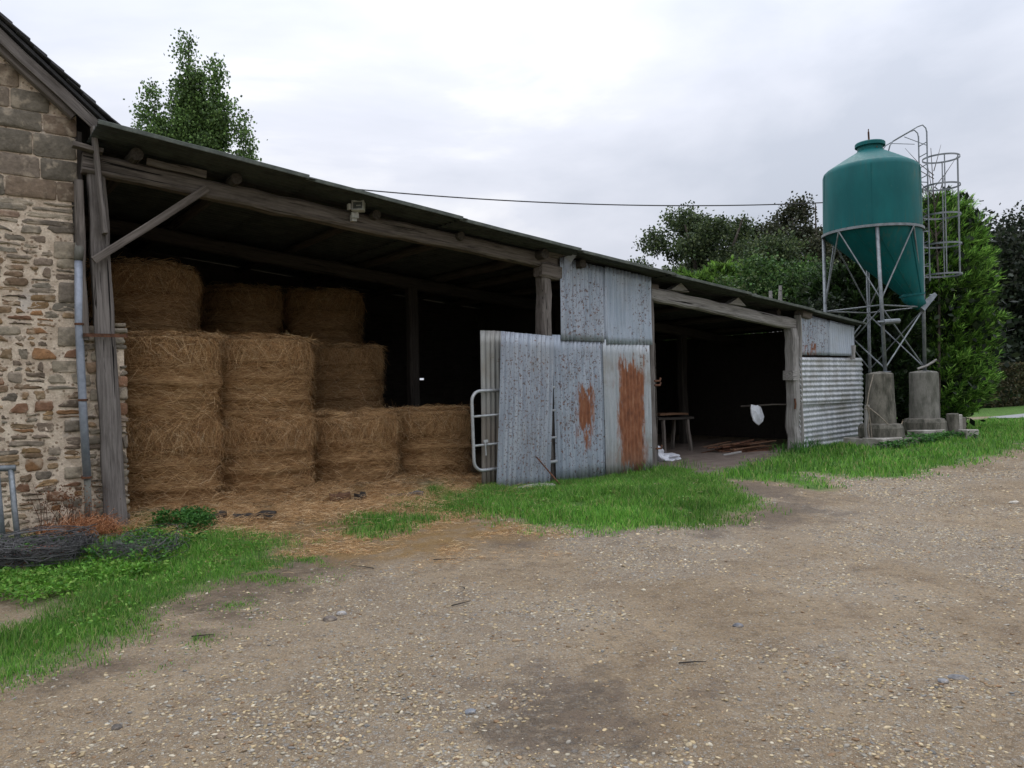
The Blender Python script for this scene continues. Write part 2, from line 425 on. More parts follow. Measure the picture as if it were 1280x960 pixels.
def timber(name, p0, p1, w, h, mat, parent, seed=0, seg=None, wob=0.012, taper=1.0, roll=0.0, round_=False):
    """a hewn beam from p0 to p1: local X runs along it; edges worn, faces slightly bowed"""
    rng = random.Random(seed * 7 + 3)
    p0 = Vector(p0); p1 = Vector(p1); d = p1 - p0; Ln = d.length; d.normalize()
    seg = seg or max(3, int(Ln / 0.35))
    V = []; F = []
    if round_:
        prof = [(math.cos(2 * math.pi * k / 10) * w / 2, math.sin(2 * math.pi * k / 10) * h / 2) for k in range(10)]
    else:
        c = 0.14
        prof = [(-.5 + c, -.5), (.5 - c, -.5), (.5, -.5 + c), (.5, .5 - c), (.5 - c, .5), (-.5 + c, .5), (-.5, .5 - c), (-.5, -.5 + c)]
        prof = [(a * w, b * h) for a, b in prof]
    n = len(prof)
    for i in range(seg + 1):
        f = i / seg; k = 1 + (taper - 1) * f
        oy = rng.uniform(-wob, wob); oz = rng.uniform(-wob, wob); sc = 1 + rng.uniform(-.05, .05)
        for (a, b) in prof:
            V.append((f * Ln, a * k * sc + oy + rng.uniform(-wob, wob) * .3, b * k * sc + oz + rng.uniform(-wob, wob) * .3))
    for i in range(seg):
        for k in range(n):
            F.append((i * n + k, i * n + (k + 1) % n, (i + 1) * n + (k + 1) % n, (i + 1) * n + k))
    F.append(tuple(range(n - 1, -1, -1))); F.append(tuple(seg * n + k for k in range(n)))
    o = link(name, py_mesh(name, V, F), mat, parent)
    z = Vector((0, 0, 1))
    if abs(d.dot(z)) > 0.9: z = Vector((0, -1, 0))
    y = z.cross(d).normalized(); z = d.cross(y)
    Mx = Matrix((d, y, z)).transposed()
    if roll: Mx = Mx @ Matrix.Rotation(roll, 3, 'X')
    o.location = p0; o.rotation_euler = Mx.to_euler()
    return o

def corr_mesh(name, w, h, pitch=0.076, amp=0.009, nz=8, seed=0, bow=0.01, ragged=0.0, thick=0.0012, skew=0.0):
    """corrugated sheet: x across 0..w, z up 0..h, waves in y"""
    rng = np.random.RandomState(seed)
    nx = int(round(w / pitch * 6)) + 1
    x = np.linspace(0, w, nx); z = np.linspace(0, h, nz + 1)
    X, Z = np.meshgrid(x, z)
    Y = amp * np.sin(2 * np.pi * X / pitch)
    bz = rng.uniform(-1, 1, 4)
    Y = Y + bow * (bz[0] * np.sin(np.pi * Z / h) + bz[1] * (X / w) * np.sin(2.3 * Z / h + bz[2] * 3) + bz[3] * np.sin(np.pi * X / w) * np.cos(3 * Z / h))
    Z = Z + skew * X
    if ragged:
        rag = rng.uniform(-ragged, ragged, nx); rag = np.convolve(rag, np.ones(5) / 5, 'same')
        Z[0] += rag; rag = rng.uniform(-ragged, ragged, nx); Z[-1] += np.convolve(rag, np.ones(5) / 5, 'same')
    A = np.stack([X, Y, Z], -1).reshape(-1, 3); B = A.copy(); B[:, 1] += thick
    n = len(A)
    i = np.arange(nz)[:, None] * nx + np.arange(nx - 1)[None, :]
    i = i.ravel()
    F1 = np.stack([i, i + 1, i + nx + 1, i + nx], -1)
    F2 = np.stack([i + nx, i + nx + 1, i + 1, i], -1) + n
    rims = []
    b = np.arange(nx - 1)
    rims.append(np.stack([b + n, b + 1 + n, b + 1, b], -1))
    tt = nz * nx + b
    rims.append(np.stack([tt, tt + 1, tt + 1 + n, tt + n], -1))
    c = np.arange(nz) * nx
    rims.append(np.stack([c, c + nx, c + nx + n, c + n], -1))
    c = c + nx - 1
    rims.append(np.stack([c + n, c + nx + n, c + nx, c], -1))
    me = np_mesh(name, np.vstack([A, B]), np.vstack([F1, F2] + rims))
    me.shade_smooth()
    return me

# value noise for numpy work
def vnoise(x, y, seed=0):
    x = np.asarray(x, float); y = np.asarray(y, float)
    xi = np.floor(x).astype(np.int64); yi = np.floor(y).astype(np.int64)
    xf = x - xi; yf = y - yi
    def hsh(a, b):
        n = (a * 374761393 + b * 668265263 + seed * 1442695041) & 0xFFFFFFFF
        n = ((n ^ (n >> 13)) * 1274126177) & 0xFFFFFFFF
        return ((n ^ (n >> 16)) & 0xFFFF) / 65535.0
    u = xf * xf * (3 - 2 * xf); v_ = yf * yf * (3 - 2 * yf)
    return (hsh(xi, yi) * (1 - u) + hsh(xi + 1, yi) * u) * (1 - v_) + (hsh(xi, yi + 1) * (1 - u) + hsh(xi + 1, yi + 1) * u) * v_
def fbm(x, y, seed=0, o=4):
    r = 0; a = 0.5; f = 1
    for i in range(o):
        r = r + a * vnoise(x * f, y * f, seed + i * 17); a *= 0.5; f *= 2.03
    return r / (1 - 0.5 ** o)

def sdist(px, py, poly):
    """signed distance to a polygon, positive inside"""
    d = np.full(px.shape, 1e9); inside = np.zeros(px.shape, bool)
    n = len(poly)
    for i in range(n):
        x0, y0 = poly[i]; x1, y1 = poly[(i + 1) % n]
        ex, ey = x1 - x0, y1 - y0
        tt = np.clip(((px - x0) * ex + (py - y0) * ey) / (ex * ex + ey * ey + 1e-12), 0, 1)
        d = np.minimum(d, np.hypot(px - x0 - tt * ex, py - y0 - tt * ey))
        c = ((y0 > py) != (y1 > py)) & (px < (x1 - x0) * (py - y0) / (y1 - y0 + 1e-12) + x0)
        inside ^= c
    return np.where(inside, d, -d)

# ---------------------------------------------------------------- ground zones (metres, plan view)
ZONE = {
'left_grass': [(-3.10,4.21),(-3.01,4.46),(-2.85,4.66),(-2.75,5.02),(-2.71,5.58),(-2.56,6.22),(-2.30,7.03),(-2.53,7.93),(-3.67,9.20),(-4.66,9.6),(-7.5,7.6),(-9,4.2),(-6,3.2),(-3.6,3.4)],
'bare_left': [(-4.6,4.9),(-3.62,5.05),(-3.42,5.53),(-3.5,6.0),(-3.93,6.33),(-4.9,6.1)],
'mid_grass': [(-1.59,11.04),(-1.12,12.3),(-0.03,12.6),(2.53,14.6),(3.04,13.41),(3.11,11.60),(2.98,9.71),(2.41,8.85),(1.62,8.35),(0.48,8.29),(0.06,8.77),(-0.42,9.36),(-1.16,9.87)],
'small_grass': [(-2.00,9.01),(-1.72,9.52),(-1.13,9.17),(-1.22,8.43),(-1.48,8.15),(-1.85,8.50)],
'right_grass': [(3.09,12.49),(6.00,16.9),(8.77,19.2),(9.5,21),(12.09,24.54),(16.77,27.0),(19,27.1),(30,33),(40,33),(24,24),(18.82,21.04),(12.28,17.90),(8.27,13.97),(6.13,12.07),(5.31,12.21),(4.87,13.07),(4.66,11.27),(4.28,10.90),(3.92,11.85)],
'straw': [(-4.84,9.61),(-4.15,10.6),(-3.37,13.36),(-0.57,14.0),(-0.2,12.6),(-0.03,9.31),(0.21,8.51),(-0.03,7.68),(-0.63,7.13),(-1.25,6.85),(-1.96,7.09),(-2.35,7.54),(-3.47,8.68)],
'mud': [(2.97,12.00),(3.65,12.19),(3.99,11.03),(4.32,10.20),(3.97,9.10),(3.21,8.65),(2.46,8.26),(1.63,7.99),(2.68,8.98),(3.08,9.96)],
'mud2': [(0.05,4.2),(0.50,4.35),(0.80,4.00),(0.75,3.46),(0.43,3.0),(-0.1,3.0),(-0.15,3.66)],
'floor': [(2.19,12.43),(2.97,12.00),(3.58,13.07),(5.55,15.31),(6.6,19.4),(3.26,21.38),(0,17)],
}
def zone(px, py, names, edge=0.12, nz=0.5, seed=3, freq=2.0):
    d = np.full(px.shape, -1e9)
    for k in names: d = np.maximum(d, sdist(px, py, ZONE[k]))
    d = d + (fbm(px * freq, py * freq, seed) - 0.5) * nz * 1.5 + (fbm(px * 7.3, py * 7.3, seed + 40, 3) - 0.5) * nz * .7
    return np.clip(d / edge * 0.5 + 0.5, 0, 1)
def to_sd(x, y):
    dx = x - AX; dy = y - AY
    return dx * ca + dy * sa, -dx * sa + dy * ca
def height(x, y):
    x = np.asarray(x, float); y = np.asarray(y, float)
    s, d = to_sd(x, y)
    h = 0.03 * (fbm(x * 0.6, y * 0.6, 5) - 0.5) + 0.022 * (fbm(x * 3.0, y * 3.0, 9, 3) - 0.5)
    h = h - 0.10 * np.exp(-((s - 7) / 2.0) ** 2) * np.exp(-((d + 0.1) / 1.1) ** 2)
    h = h + 0.09 * np.exp(-((x - 10.2) / 2.2) ** 2 - ((y - 18.2) / 2.0) ** 2)
    h = h + 0.10 * np.exp(-((s - 5.8) / 2.2) ** 2) * np.exp(-((d + 2.6) / 1.2) ** 2)
    # loose hay banked up along the foot of the bales
    hay = np.clip((s + 0.2) / 0.6, 0, 1) * np.clip((5.6 - s) / 0.8, 0, 1) * np.exp(-((d - 0.75) / 0.5) ** 2)
    h = h + hay * (0.10 + 0.12 * fbm(x * 2, y * 2, 21))
    # tyre ruts following the lane
    lane = y - (2.6 + 0.92 * x)
    for o, dp in ((1.4, .025), (3.0, .02), (-1.2, .02)):
        h = h - dp * np.exp(-((lane - o) / 0.35) ** 2) * (0.4 + fbm(x * 0.8, y * 0.8, 31))
    return h
def H1(x, y): return float(height(np.array([x]), np.array([y]))[0])
def G(s, d, dz=0.0):
    p = W(s, d); p.z = H1(p.x, p.y) + dz; return p

# ---------------------------------------------------------------- ground sheet
gx = np.concatenate([[-900, -400, -180, -90, -50, -30, -20, -14], np.arange(-10, 14, 0.10), np.arange(14, 30, 0.4), [34, 42, 60, 90, 180, 400, 900]])
gy = np.concatenate([[-900, -300, -100, -40, -15, -6, -2, 0.5], np.arange(2, 14, 0.10), np.arange(14, 26, 0.14), np.arange(26, 44, 0.5), [48, 60, 90, 180, 400, 1200]])
GX, GY = np.meshgrid(gx, gy)
fade = np.clip((60 - np.hypot(GX, GY - 10)) / 20, 0, 1)
GZ = height(GX, GY) * fade
grass_m = zone(GX, GY, ['left_grass', 'mid_grass', 'small_grass', 'right_grass'], 0.14, 0.4)
grass_m = np.maximum(grass_m, np.clip((GY - 28.8 - 0.25 * (GX - 18)) * 2, 0, 1) * (GX > 8))   # fields beyond the lane
grass_m = np.maximum(grass_m, ((np.hypot(GX, GY - 10) > 45)).astype(float))
grass_m = grass_m * (1 - zone(GX, GY, ['bare_left'], 0.2, 0.4))
straw_m = zone(GX, GY, ['straw'], 0.35, 0.9, 11) * (1 - 0.8 * grass_m)
ZONE['earth'] = [(-3.3, 4.0), (-2.45, 4.3), (-2.1, 5.3), (-1.75, 6.3), (-1.3, 7.1), (-.9, 7.3), (.3, 7.75), (1.7, 7.9), (2.6, 8.5), (1.5, 8.5), (0.3, 8.3), (-.8, 7.7), (-1.9, 8.2), (-2.6, 7.6), (-2.9, 5.6)]
mud_m = np.maximum(zone(GX, GY, ['mud', 'mud2'], 0.5, 0.9, 13) * 0.95, zone(GX, GY, ['earth'], 0.5, 1.0, 23) * 0.85)
floor_m = zone(GX, GY, ['floor'], 0.15, 0.2, 15)
# patches of cleaner, greyer chippings in the gravel
chip_m = np.clip((fbm(GX * 0.75 + 3, GY * 0.75, 41, 4) - 0.42) * 5, 0, 1) * np.clip((GX * 0.30 + 0.9), 0.12, 1)
def put_attr(me, name, arr):
    a = me.attributes.new(name, 'FLOAT', 'POINT'); a.data.foreach_set('value', arr.astype(np.float32).ravel())
nxg, nyg = len(gx), len(gy)
ii = (np.arange(nyg - 1)[:, None] * nxg + np.arange(nxg - 1)[None, :]).ravel()
gme = np_mesh('ground', np.stack([GX, GY, GZ], -1).reshape(-1, 3), np.stack([ii, ii + 1, ii + nxg + 1, ii + nxg], -1))
gme.shade_smooth()
for k, a in (('grass', grass_m), ('straw', straw_m), ('mud', mud_m), ('floor', floor_m), ('chip', chip_m)): put_attr(gme, k, a)

t = NT('farmyard_ground')
P = t.n("ShaderNodeNewGeometry").outputs['Position']
v = t.coord(vec=P)
big = t.noise(v, 0.55, 5, 0.6)
med = t.noise(v, 3.2, 6, 0.65)
fine = t.noise(v, 38, 5, 0.7)
soil = t.mix(t.step(big, 0.35, 0.65), (0.240, 0.178, 0.110), (0.325, 0.250, 0.162))
soil = t.mix(t.math('MULTIPLY', t.step(med, 0.46, 0.72), 0.6), soil, (0.125, 0.082, 0.052))
soil = t.mix(t.math('MULTIPLY', t.step(t.noise(t.coord(vec=P), 11, 6, 0.75), 0.50, 0.36), 0.5), soil, (0.095, 0.066, 0.042))
soil = t.mix(0.5, soil, t.ramp(fine, [(0.3, (0.40, 0.40, 0.40)), (0.7, (1.4, 1.38, 1.35))]), 'MULTIPLY')
# grit and small chippings set in the soil
def grit(scale, thr, seed):
    vv = t.coord(vec=P, loc=(seed, seed * 2, 0))
    dd = t.vor(vv, scale)
    cc = t.vor(vv, scale, out='Color')
    c1 = t.xyz(cc)
    on = t.math('MULTIPLY', t.step(dd, 0.44, 0.36), t.step(c1[0], thr, thr - 0.08))
    colr = t.ramp(c1[1], [(0.0, (0.20, 0.145, 0.09)), (0.35, (0.38, 0.305, 0.21)), (0.6, (0.28, 0.265, 0.24)), (0.8, (0.48, 0.43, 0.34)), (1.0, (0.20, 0.20, 0.20))])
    return on, colr, dd
chip = t.attr('chip').outputs['Fac']
g1, gc1, gd1 = grit(46, 0.70, 1.3)
g2, gc2, gd2 = grit(95, 0.8, 4.7)
gg, gcg, gdg = grit(24, 0.32, 8.1)
amt = t.math('ADD', 0.45, t.math('MULTIPLY', chip, 0.55))
gcol = t.mix(t.math('MULTIPLY', g2, amt), soil, gc2)
gcol = t.mix(t.math('MULTIPLY', g1, amt), gcol, gc1)
gcol = t.mix(t.math('MULTIPLY', gg, chip), gcol, gcg)
gcol = t.mix(t.math('MULTIPLY', chip, 0.20), gcol, (0.31, 0.285, 0.245))
mudc = t.mix(t.step(med, 0.4, 0.6), (0.052, 0.036, 0.026), (0.10, 0.070, 0.050))
clod = t.noise(v, 13, 6, 0.75)
mudf = t.math('MULTIPLY', t.step(t.math('ADD', t.attr('mud').outputs['Fac'], t.math('MULTIPLY', t.math('SUBTRACT', t.noise(v, 4.5, 7, 0.75), 0.5), 1.6)), 0.30, 0.95), t.step(clod, 0.25, 0.55))
gcol = t.mix(t.math('MULTIPLY', mudf, 0.72), gcol, mudc)
strf = t.attr('straw').outputs['Fac']
stn = t.noise(t.coord(vec=P, scale=(1, 1, 1)), 55, 5, 0.75, 1.5)
stc = t.ramp(stn, [(0.3, (0.09, 0.05, 0.022)), (0.5, (0.24, 0.15, 0.06)), (0.75, (0.42, 0.29, 0.13))])
gcol = t.mix(t.math('MULTIPLY', strf, t.step(t.noise(v, 4, 5, 0.65), 0.25, 0.6)), gcol, stc)
flf = t.attr('floor').outputs['Fac']
flc = t.mix(t.step(med, 0.35, 0.65), (0.155, 0.118, 0.10), (0.235, 0.19, 0.165))
gcol = t.mix(t.math('MULTIPLY', flf, 0.9), gcol, flc)
grf = t.attr('grass').outputs['Fac']
far = t.noise(v, 5, 5, 0.7)
grc = t.mix(t.step(far, 0.35, 0.65), (0.055, 0.12, 0.02), (0.10, 0.20, 0.032))
gcol = t.mix(grf, gcol, grc)
hgt = t.math('ADD', t.math('MULTIPLY', fine, 0.6), t.math('MULTIPLY', t.math('MAXIMUM', g1, t.math('MULTIPLY', gg, chip)), 0.6))
hgt = t.math('ADD', hgt, t.math('MULTIPLY', g2, 0.3))
rgh = t.math('SUBTRACT', 0.92, t.math('MULTIPLY', mudf, 0.35))
t.done(gcol, rgh, 0, t.bump(hgt, 0.9, 0.014, t.bump(clod, 0.9, 0.05, t.bump(med, 0.5, 0.06))), 0.25)
ground = link('ground', gme, t.m)
tag(ground, 'brown gravel farmyard ground with worn earth and grassy verges', None, None, 'structure')

# lane crossing far right, behind the field edge
lane = MB()
ln = [(17.0, 27.4), (17.4, 28.1), (22, 31.4), (40, 41.5), (42, 39.6), (26.5, 29.9), (20, 26.9)]
lane.V = [(x, y, 0.012 + H1(x, y) + 0.02) for x, y in ln]; lane.F = [tuple(range(len(ln)))[::-1]]
M['lane'] = m_simple('grey_lane_surface', (0.22, 0.225, 0.23), (0.30, 0.305, 0.31), 0.9, 2, 0, 0.2)
tag(lane.build('path', M['lane']), 'pale grey lane crossing behind the cypress at the far right', None, None, 'structure')

# ---------------------------------------------------------------- gravel pebbles
rng = np.random.RandomState(4)
def ico():
    p = (1 + 5 ** .5) / 2
    V = np.array([(-1, p, 0), (1, p, 0), (-1, -p, 0), (1, -p, 0), (0, -1, p), (0, 1, p), (0, -1, -p), (0, 1, -p), (p, 0, -1), (p, 0, 1), (-p, 0, -1), (-p, 0, 1)], float)
    V /= np.linalg.norm(V[0])
    F = np.array([(0, 11, 5), (0, 5, 1), (0, 1, 7), (0, 7, 10), (0, 10, 11), (1, 5, 9), (5, 11, 4), (11, 10, 2), (10, 7, 6), (7, 1, 8), (3, 9, 4), (3, 4, 2), (3, 2, 6), (3, 6, 8), (3, 8, 9), (4, 9, 5), (2, 4, 11), (6, 2, 10), (8, 6, 7), (9, 8, 1)])
    return V, F
IV, IF = ico()
def zsample(x, y, names, **kw): return zone(x, y, names, **kw)
N = 190000
yy = 2.6 + (rng.rand(N) ** 1.55) * 14.5
xx = (rng.rand(N) * 2 - 1) * (yy * 0.80 + 0.6)
keep = yy > 0
s_, d_ = to_sd(xx, yy)
chipv = np.clip((fbm(xx * 0.75 + 3, yy * 0.75, 41, 4) - 0.42) * 5, 0, 1) * np.clip((xx * 0.30 + 0.9), 0.12, 1)
g_ = zsample(xx, yy, ['left_grass', 'mid_grass', 'small_grass', 'right_grass'], edge=0.14, nz=0.4)
st_ = zsample(xx, yy, ['straw', 'floor'], edge=0.3, nz=0.4)
mu_ = np.maximum(zsample(xx, yy, ['mud', 'mud2'], edge=0.4, nz=0.9, seed=13), .85 * zsample(xx, yy, ['earth'], edge=0.5, nz=1.0, seed=23))
clump = fbm(xx * 3.1, yy * 3.1, 77, 3)
prob = (0.2 + 0.95 * chipv) * np.clip((clump - 0.25) * 2.6, 0.1, 1) * (1 - g_) * (1 - 0.85 * st_) * (1 - 0.85 * mu_)
keep = (rng.rand(N) < prob) & (d_ < -0.3)
xx, yy, chipv = xx[keep], yy[keep], chipv[keep]
n = len(xx)
size = 0.0046 + 0.0105 * rng.rand(n) ** 2.8 + 0.0012 * np.clip(yy - 5, 0, 10)
bigm = rng.rand(n) < 0.006; size[bigm] *= rng.uniform(1.3, 1.9, bigm.sum())
ang = rng.rand(n) * 6.283
sx = size * rng.uniform(0.8, 1.5, n); sy = size * rng.uniform(0.65, 1.1, n); sz = size * rng.uniform(0.24, 0.46, n)
OV = np.array([(1, 0, 0), (-1, 0, 0), (0, 1, 0), (0, -1, 0), (0, 0, 1), (.55, .5, .55), (-.55, -.5, .5)], float)
OF = np.array([(0, 2, 5), (0, 5, 3), (5, 2, 4), (5, 4, 3), (1, 6, 2), (2, 6, 4), (1, 3, 6), (6, 3, 4)])
def pebbles(m_, BV, BF):
    k = int(m_.sum()); nv = len(BV)
    V = BV[None] * (1 + rng.uniform(-.22, .22, (k, nv, 1))) * np.stack([sx[m_], sy[m_], sz[m_]], -1)[:, None, :]
    V[:, :, 2] += V[:, :, 0] * rng.uniform(-.3, .3, k)[:, None]
    c_, sn = np.cos(ang[m_])[:, None], np.sin(ang[m_])[:, None]
    X = V[:, :, 0] * c_ - V[:, :, 1] * sn + xx[m_][:, None]
    Y = V[:, :, 0] * sn + V[:, :, 1] * c_ + yy[m_][:, None]
    Z = V[:, :, 2] + (height(xx[m_], yy[m_]) + sz[m_] * 0.25)[:, None]
    return np.stack([X, Y, Z], -1).reshape(-1, 3), (BF[None] + (np.arange(k) * nv)[:, None, None]).reshape(-1, 3), k, nv
pal = np.array([(0.40, 0.32, 0.20), (0.47, 0.395, 0.275), (0.29, 0.215, 0.14), (0.27, 0.255, 0.23), (0.35, 0.335, 0.30), (0.21, 0.21, 0.21), (0.48, 0.44, 0.36), (0.23, 0.15, 0.09)])
pr = np.array([.24, .2, .16, .11, .1, .06, .07, .06])
tc_ = pal[rng.choice(len(pal), n, p=pr)] * rng.uniform(0.68, 1.2, (n, 1)) * np.array([1.0, .97, .90])
nm = (yy < 5.6) & (size > .0075)
V1, F1, k1, n1_ = pebbles(nm, IV, IF); V2, F2, k2, n2_ = pebbles(~nm, OV, OF)
Vg = np.vstack([V1, V2]); Fg = np.vstack([F1, F2 + len(V1)]); Tg = np.vstack([np.repeat(tc_[nm], n1_, 0), np.repeat(tc_[~nm], n2_, 0)])
o = link('gravel', np_mesh('gravel', Vg, Fg, Tg), M['pebble'])
tag(o, 'loose tan and grey gravel chippings strewn over the farmyard', 'gravel', None, 'stuff')

# single larger stones that catch the eye
def rock(name, x, y, sx, sy, sz, tint, label, cat='stone', seed=0, rz=0.0, mat=None, dz=0.3, group=None):
    r = np.random.RandomState(seed + 50)
    import bmesh
    bm = bmesh.new(); bmesh.ops.create_icosphere(bm, subdivisions=2, radius=1)
    dirs = r.normal(size=(7, 3)); dirs /= np.linalg.norm(dirs, axis=1)[:, None]; lim = r.uniform(0.55, 0.85, 7)
    for vtx in bm.verts:
        p = np.array(vtx.co)
        for dd, lm in zip(dirs, lim):
            q = p @ dd
            if q > lm: p = p - dd * (q - lm)
        p = p * (1 + r.uniform(-.03, .03)); vtx.co = (p[0] * sx, p[1] * sy, p[2] * sz)
    me = bpy.data.meshes.new(name); bm.to_mesh(me); bm.free()
    a = me.color_attributes.new('tint', 'FLOAT_COLOR', 'POINT')
    a.data.foreach_set('color', np.tile(np.array([*tint, 1], np.float32), len(me.vertices)))
    o = link(name, me, mat or M['stone'], None, (x, y, H1(x, y) + sz * dz), (r.uniform(-.1, .1), r.uniform(-.1, .1), rz))
    return tag(o, label, cat, group)
rock('stone', -0.24, 3.79, .034, .026, .016, (0.20, 0.22, 0.25), 'small blue-grey stone alone on the gravel just left of the dark damp patch', seed=1, rz=.3)
rock('stone', 2.32, 4.05, .055, .04, .018, (0.19, 0.195, 0.205), 'flat slate-grey stone at the lower right of the gravel yard', seed=2, rz=-.2)
rock('stone', 2.21, 4.0, .03, .03, .016, (0.23, 0.24, 0.26), 'smaller grey stone touching the flat slate at lower right', seed=3)
rock('stone', 1.42, 4.95, .04, .03, .018, (0.17, 0.18, 0.20), 'dark blue-grey stone mid yard on the chippings', seed=4)
rock('stone', 6.23, 9.57, .06, .05, .035, (0.55, 0.53, 0.48), 'pale lone stone far up the gravel near the right edge', seed=5)
rock('stone', -1.29, 5.30, .05, .035, .028, (0.17, 0.15, 0.135), 'dark knobbly stone on bare earth in front of the left grass', seed=6)
rock('stone', -1.24, 5.42, .04, .03, .025, (0.36, 0.36, 0.36), 'light grey stone beside the dark knobbly one', seed=7)
rock('stone', -1.37, 3.53, .026, .02, .018, (0.30, 0.24, 0.18), 'rounded tan stone at lower left of the yard', seed=8)
rock('stone', -1.93, 3.68, .03, .022, .018, (0.12, 0.11, 0.10), 'dark pebble among tan chips at far lower left', seed=9)

# ---------------------------------------------------------------- grass
def blades(name, names, n, bbox, hmin, hmax, width, seed, label, edge=0.42, nz=0.5, sub=None, dens_noise=0.2, palette=None, extra=None):
    r = np.random.RandomState(seed)
    x = r.uniform(bbox[0], bbox[1], n); y = r.uniform(bbox[2], bbox[3], n)
    m = zone(x, y, names, edge, nz)
    if sub: m = m * (1 - zone(x, y, sub, 0.2, 0.4))
    cl = fbm(x * 2.5, y * 2.5, seed + 5, 3)
    m = m * np.clip((cl - dens_noise) * 5, 0.06, 1)
    s1, d1 = to_sd(x, y)
    inside = (d1 > -0.02) & (s1 < 16.2) & (s1 > -9)
    keep = (r.rand(n) < m) & ~inside
    if extra is not None: keep &= extra(x, y)
    x, y = x[keep], y[keep]; k = len(x); edgef = m[keep]
    hh = r.uniform(hmin, hmax, k) * (0.25 + 1.15 * fbm(x * 2.6, y * 2.6, seed + 9, 3)) * (0.4 + 0.6 * edgef) * 1.15
    a = r.rand(k) * 6.283; lean = r.uniform(.1, .75, k) * hh; w = width * r.uniform(.6, 1.3, k)
    dx, dy = np.cos(a), np.sin(a)
    wa = r.rand(k) * 6.283
    wx, wy = np.cos(wa) * w, np.sin(wa) * w
    z = height(x, y) - 0.005
    V = np.zeros((k, 5, 3))
    V[:, 0] = np.stack([x - wx, y - wy, z], -1); V[:, 1] = np.stack([x + wx, y + wy, z], -1)
    mx, my, mz = x + dx * lean * .35, y + dy * lean * .35, z + hh * .62
    V[:, 2] = np.stack([mx - wx * .8, my - wy * .8, mz], -1); V[:, 3] = np.stack([mx + wx * .8, my + wy * .8, mz], -1)
    V[:, 4] = np.stack([x + dx * lean, y + dy * lean, z + hh], -1)
    F = np.array([(0, 1, 2), (1, 3, 2), (2, 3, 4)])
    F = (F[None] + (np.arange(k) * 5)[:, None, None]).reshape(-1, 3)
    pal = np.array(palette or [(0.10, 0.255, 0.035), (0.14, 0.32, 0.045), (0.18, 0.36, 0.06), (0.05, 0.15, 0.022), (0.30, 0.33, 0.12)])
    big_ = fbm(x * 0.9, y * 0.9, seed + 3, 3)[:, None]
    tn = pal[r.choice(len(pal), k, p=[.27, .25, .17, .20, .11])] * (0.62 + 0.95 * big_) * r.uniform(.8, 1.2, (k, 1))
    o = link(name, np_mesh(name, V.reshape(-1, 3), F, np.repeat(tn, 5, 0)), M['blade'])
    return tag(o, label, 'grass', None, 'stuff')
blades('grass', ['left_grass'], 170000, (-8, -2.0, 4, 9.8), .03, .10, .0026, 11, 'bright green grass bank in front of the stone wall', sub=['bare_left'])
blades('grass', ['mid_grass', 'small_grass'], 140000, (-2.3, 3.3, 7.9, 14.8), .045, .13, .0042, 12, 'lush green grass patch in front of the leaning corrugated sheets')
blades('grass', ['right_grass'], 160000, (3, 26, 11, 28), .05, .14, .0085, 13, 'green verge running from the shed end past the silo to the lane')
# thin weeds creeping over bare earth beside the left bank
ZONE['creep'] = [(-3.0, 4.1), (-2.2, 4.7), (-1.7, 6.0), (-1.5, 7.1), (-1.9, 8.0), (-2.9, 8.4), (-3.4, 6), (-3.4, 4.2)]
blades('grass', ['creep'], 60000, (-3.6, -1.4, 4, 8.5), .015, .045, .003, 14, 'sparse low grass creeping over the earth beside the left bank', dens_noise=0.52)
ZONE['tuft1'] = [tuple(W(12.6, -.55)[:2]), tuple(W(14.3, -.5)[:2]), tuple(W(14.3, -.02)[:2]), tuple(W(12.7, -.02)[:2])]
blades('grass', ['tuft1'], 5000, (4, 8, 15, 19), .2, .34, .009, 15, 'tall dark grass tuft at the foot of the end door post', nz=.2, dens_noise=.1,
       palette=[(0.03, 0.10, 0.018), (0.045, 0.14, 0.02), (0.065, 0.19, 0.03), (0.03, 0.085, 0.015), (0.09, 0.18, 0.04)])
ZONE['tuft2'] = [tuple(W(8.5, -.9)[:2]), tuple(W(9.5, -.8)[:2]), tuple(W(9.4, -.05)[:2]), tuple(W(7.2, -.25)[:2])]
blades('grass', ['tuft2'], 4500, (0, 4, 12, 16), .12, .26, .006, 16, 'long grass grown up against the rusty corrugated sheet', nz=.2, dens_noise=.1)
# ---END-PART-1---

# ================================================================ OPEN-FRONTED SHED
OH = -0.72
def roof_z(s): return 4.50 - 0.101 * (s + 0.2) - 0.03 * math.sin(math.pi * min(max(s, 0), 13) / 13)
def verge_d(s): return -0.74 + 0.0275 * max(0, s)
shed = thing('open_shed', 'long open-fronted timber shed with sloping corrugated roof, hay inside', 'shed', W(0, 0), ANG)

# roof sheets: rows run down the slope, corrugation along the slope
ns = 7; L0, L1 = -0.25, 16.15; step_s = (L1 - L0) / ns
roofm = {}
for i in range(ns):
    sA = L0 + i * step_s; sB = sA + step_s + (0.12 if i < ns - 1 else 0.0)
    d0 = verge_d(sA + step_s / 2)
    for j in range(8):
        key = i
        zA, zB = roof_z(sA), roof_z(sB)
        if key not in roofm:
            Ln = math.hypot(sB - sA, zB - zA)
            me = corr_mesh('roof_sheet', 0.93, Ln, pitch=0.13, amp=0.018, nz=5, seed=60 + i, bow=0.004, thick=0.006)
            # stand the sheet along +s : (x -> d, z -> s, y -> -z)
            me.transform(Matrix(((0, 0, 1, 0), (1, 0, 0, 0), (0, 1, 0, 0), (0, 0, 0, 1))))
            roofm[key] = me
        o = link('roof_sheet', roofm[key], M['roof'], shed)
        o.location = (sA, d0 + j * 0.87, zA + 0.010 * (ns - i) * 0 + (0.014 if i % 2 else 0.0) + (0.004 if j % 2 else 0))
        o.rotation_euler = (0, math.atan2(zA - zB, sB - sA), 0)
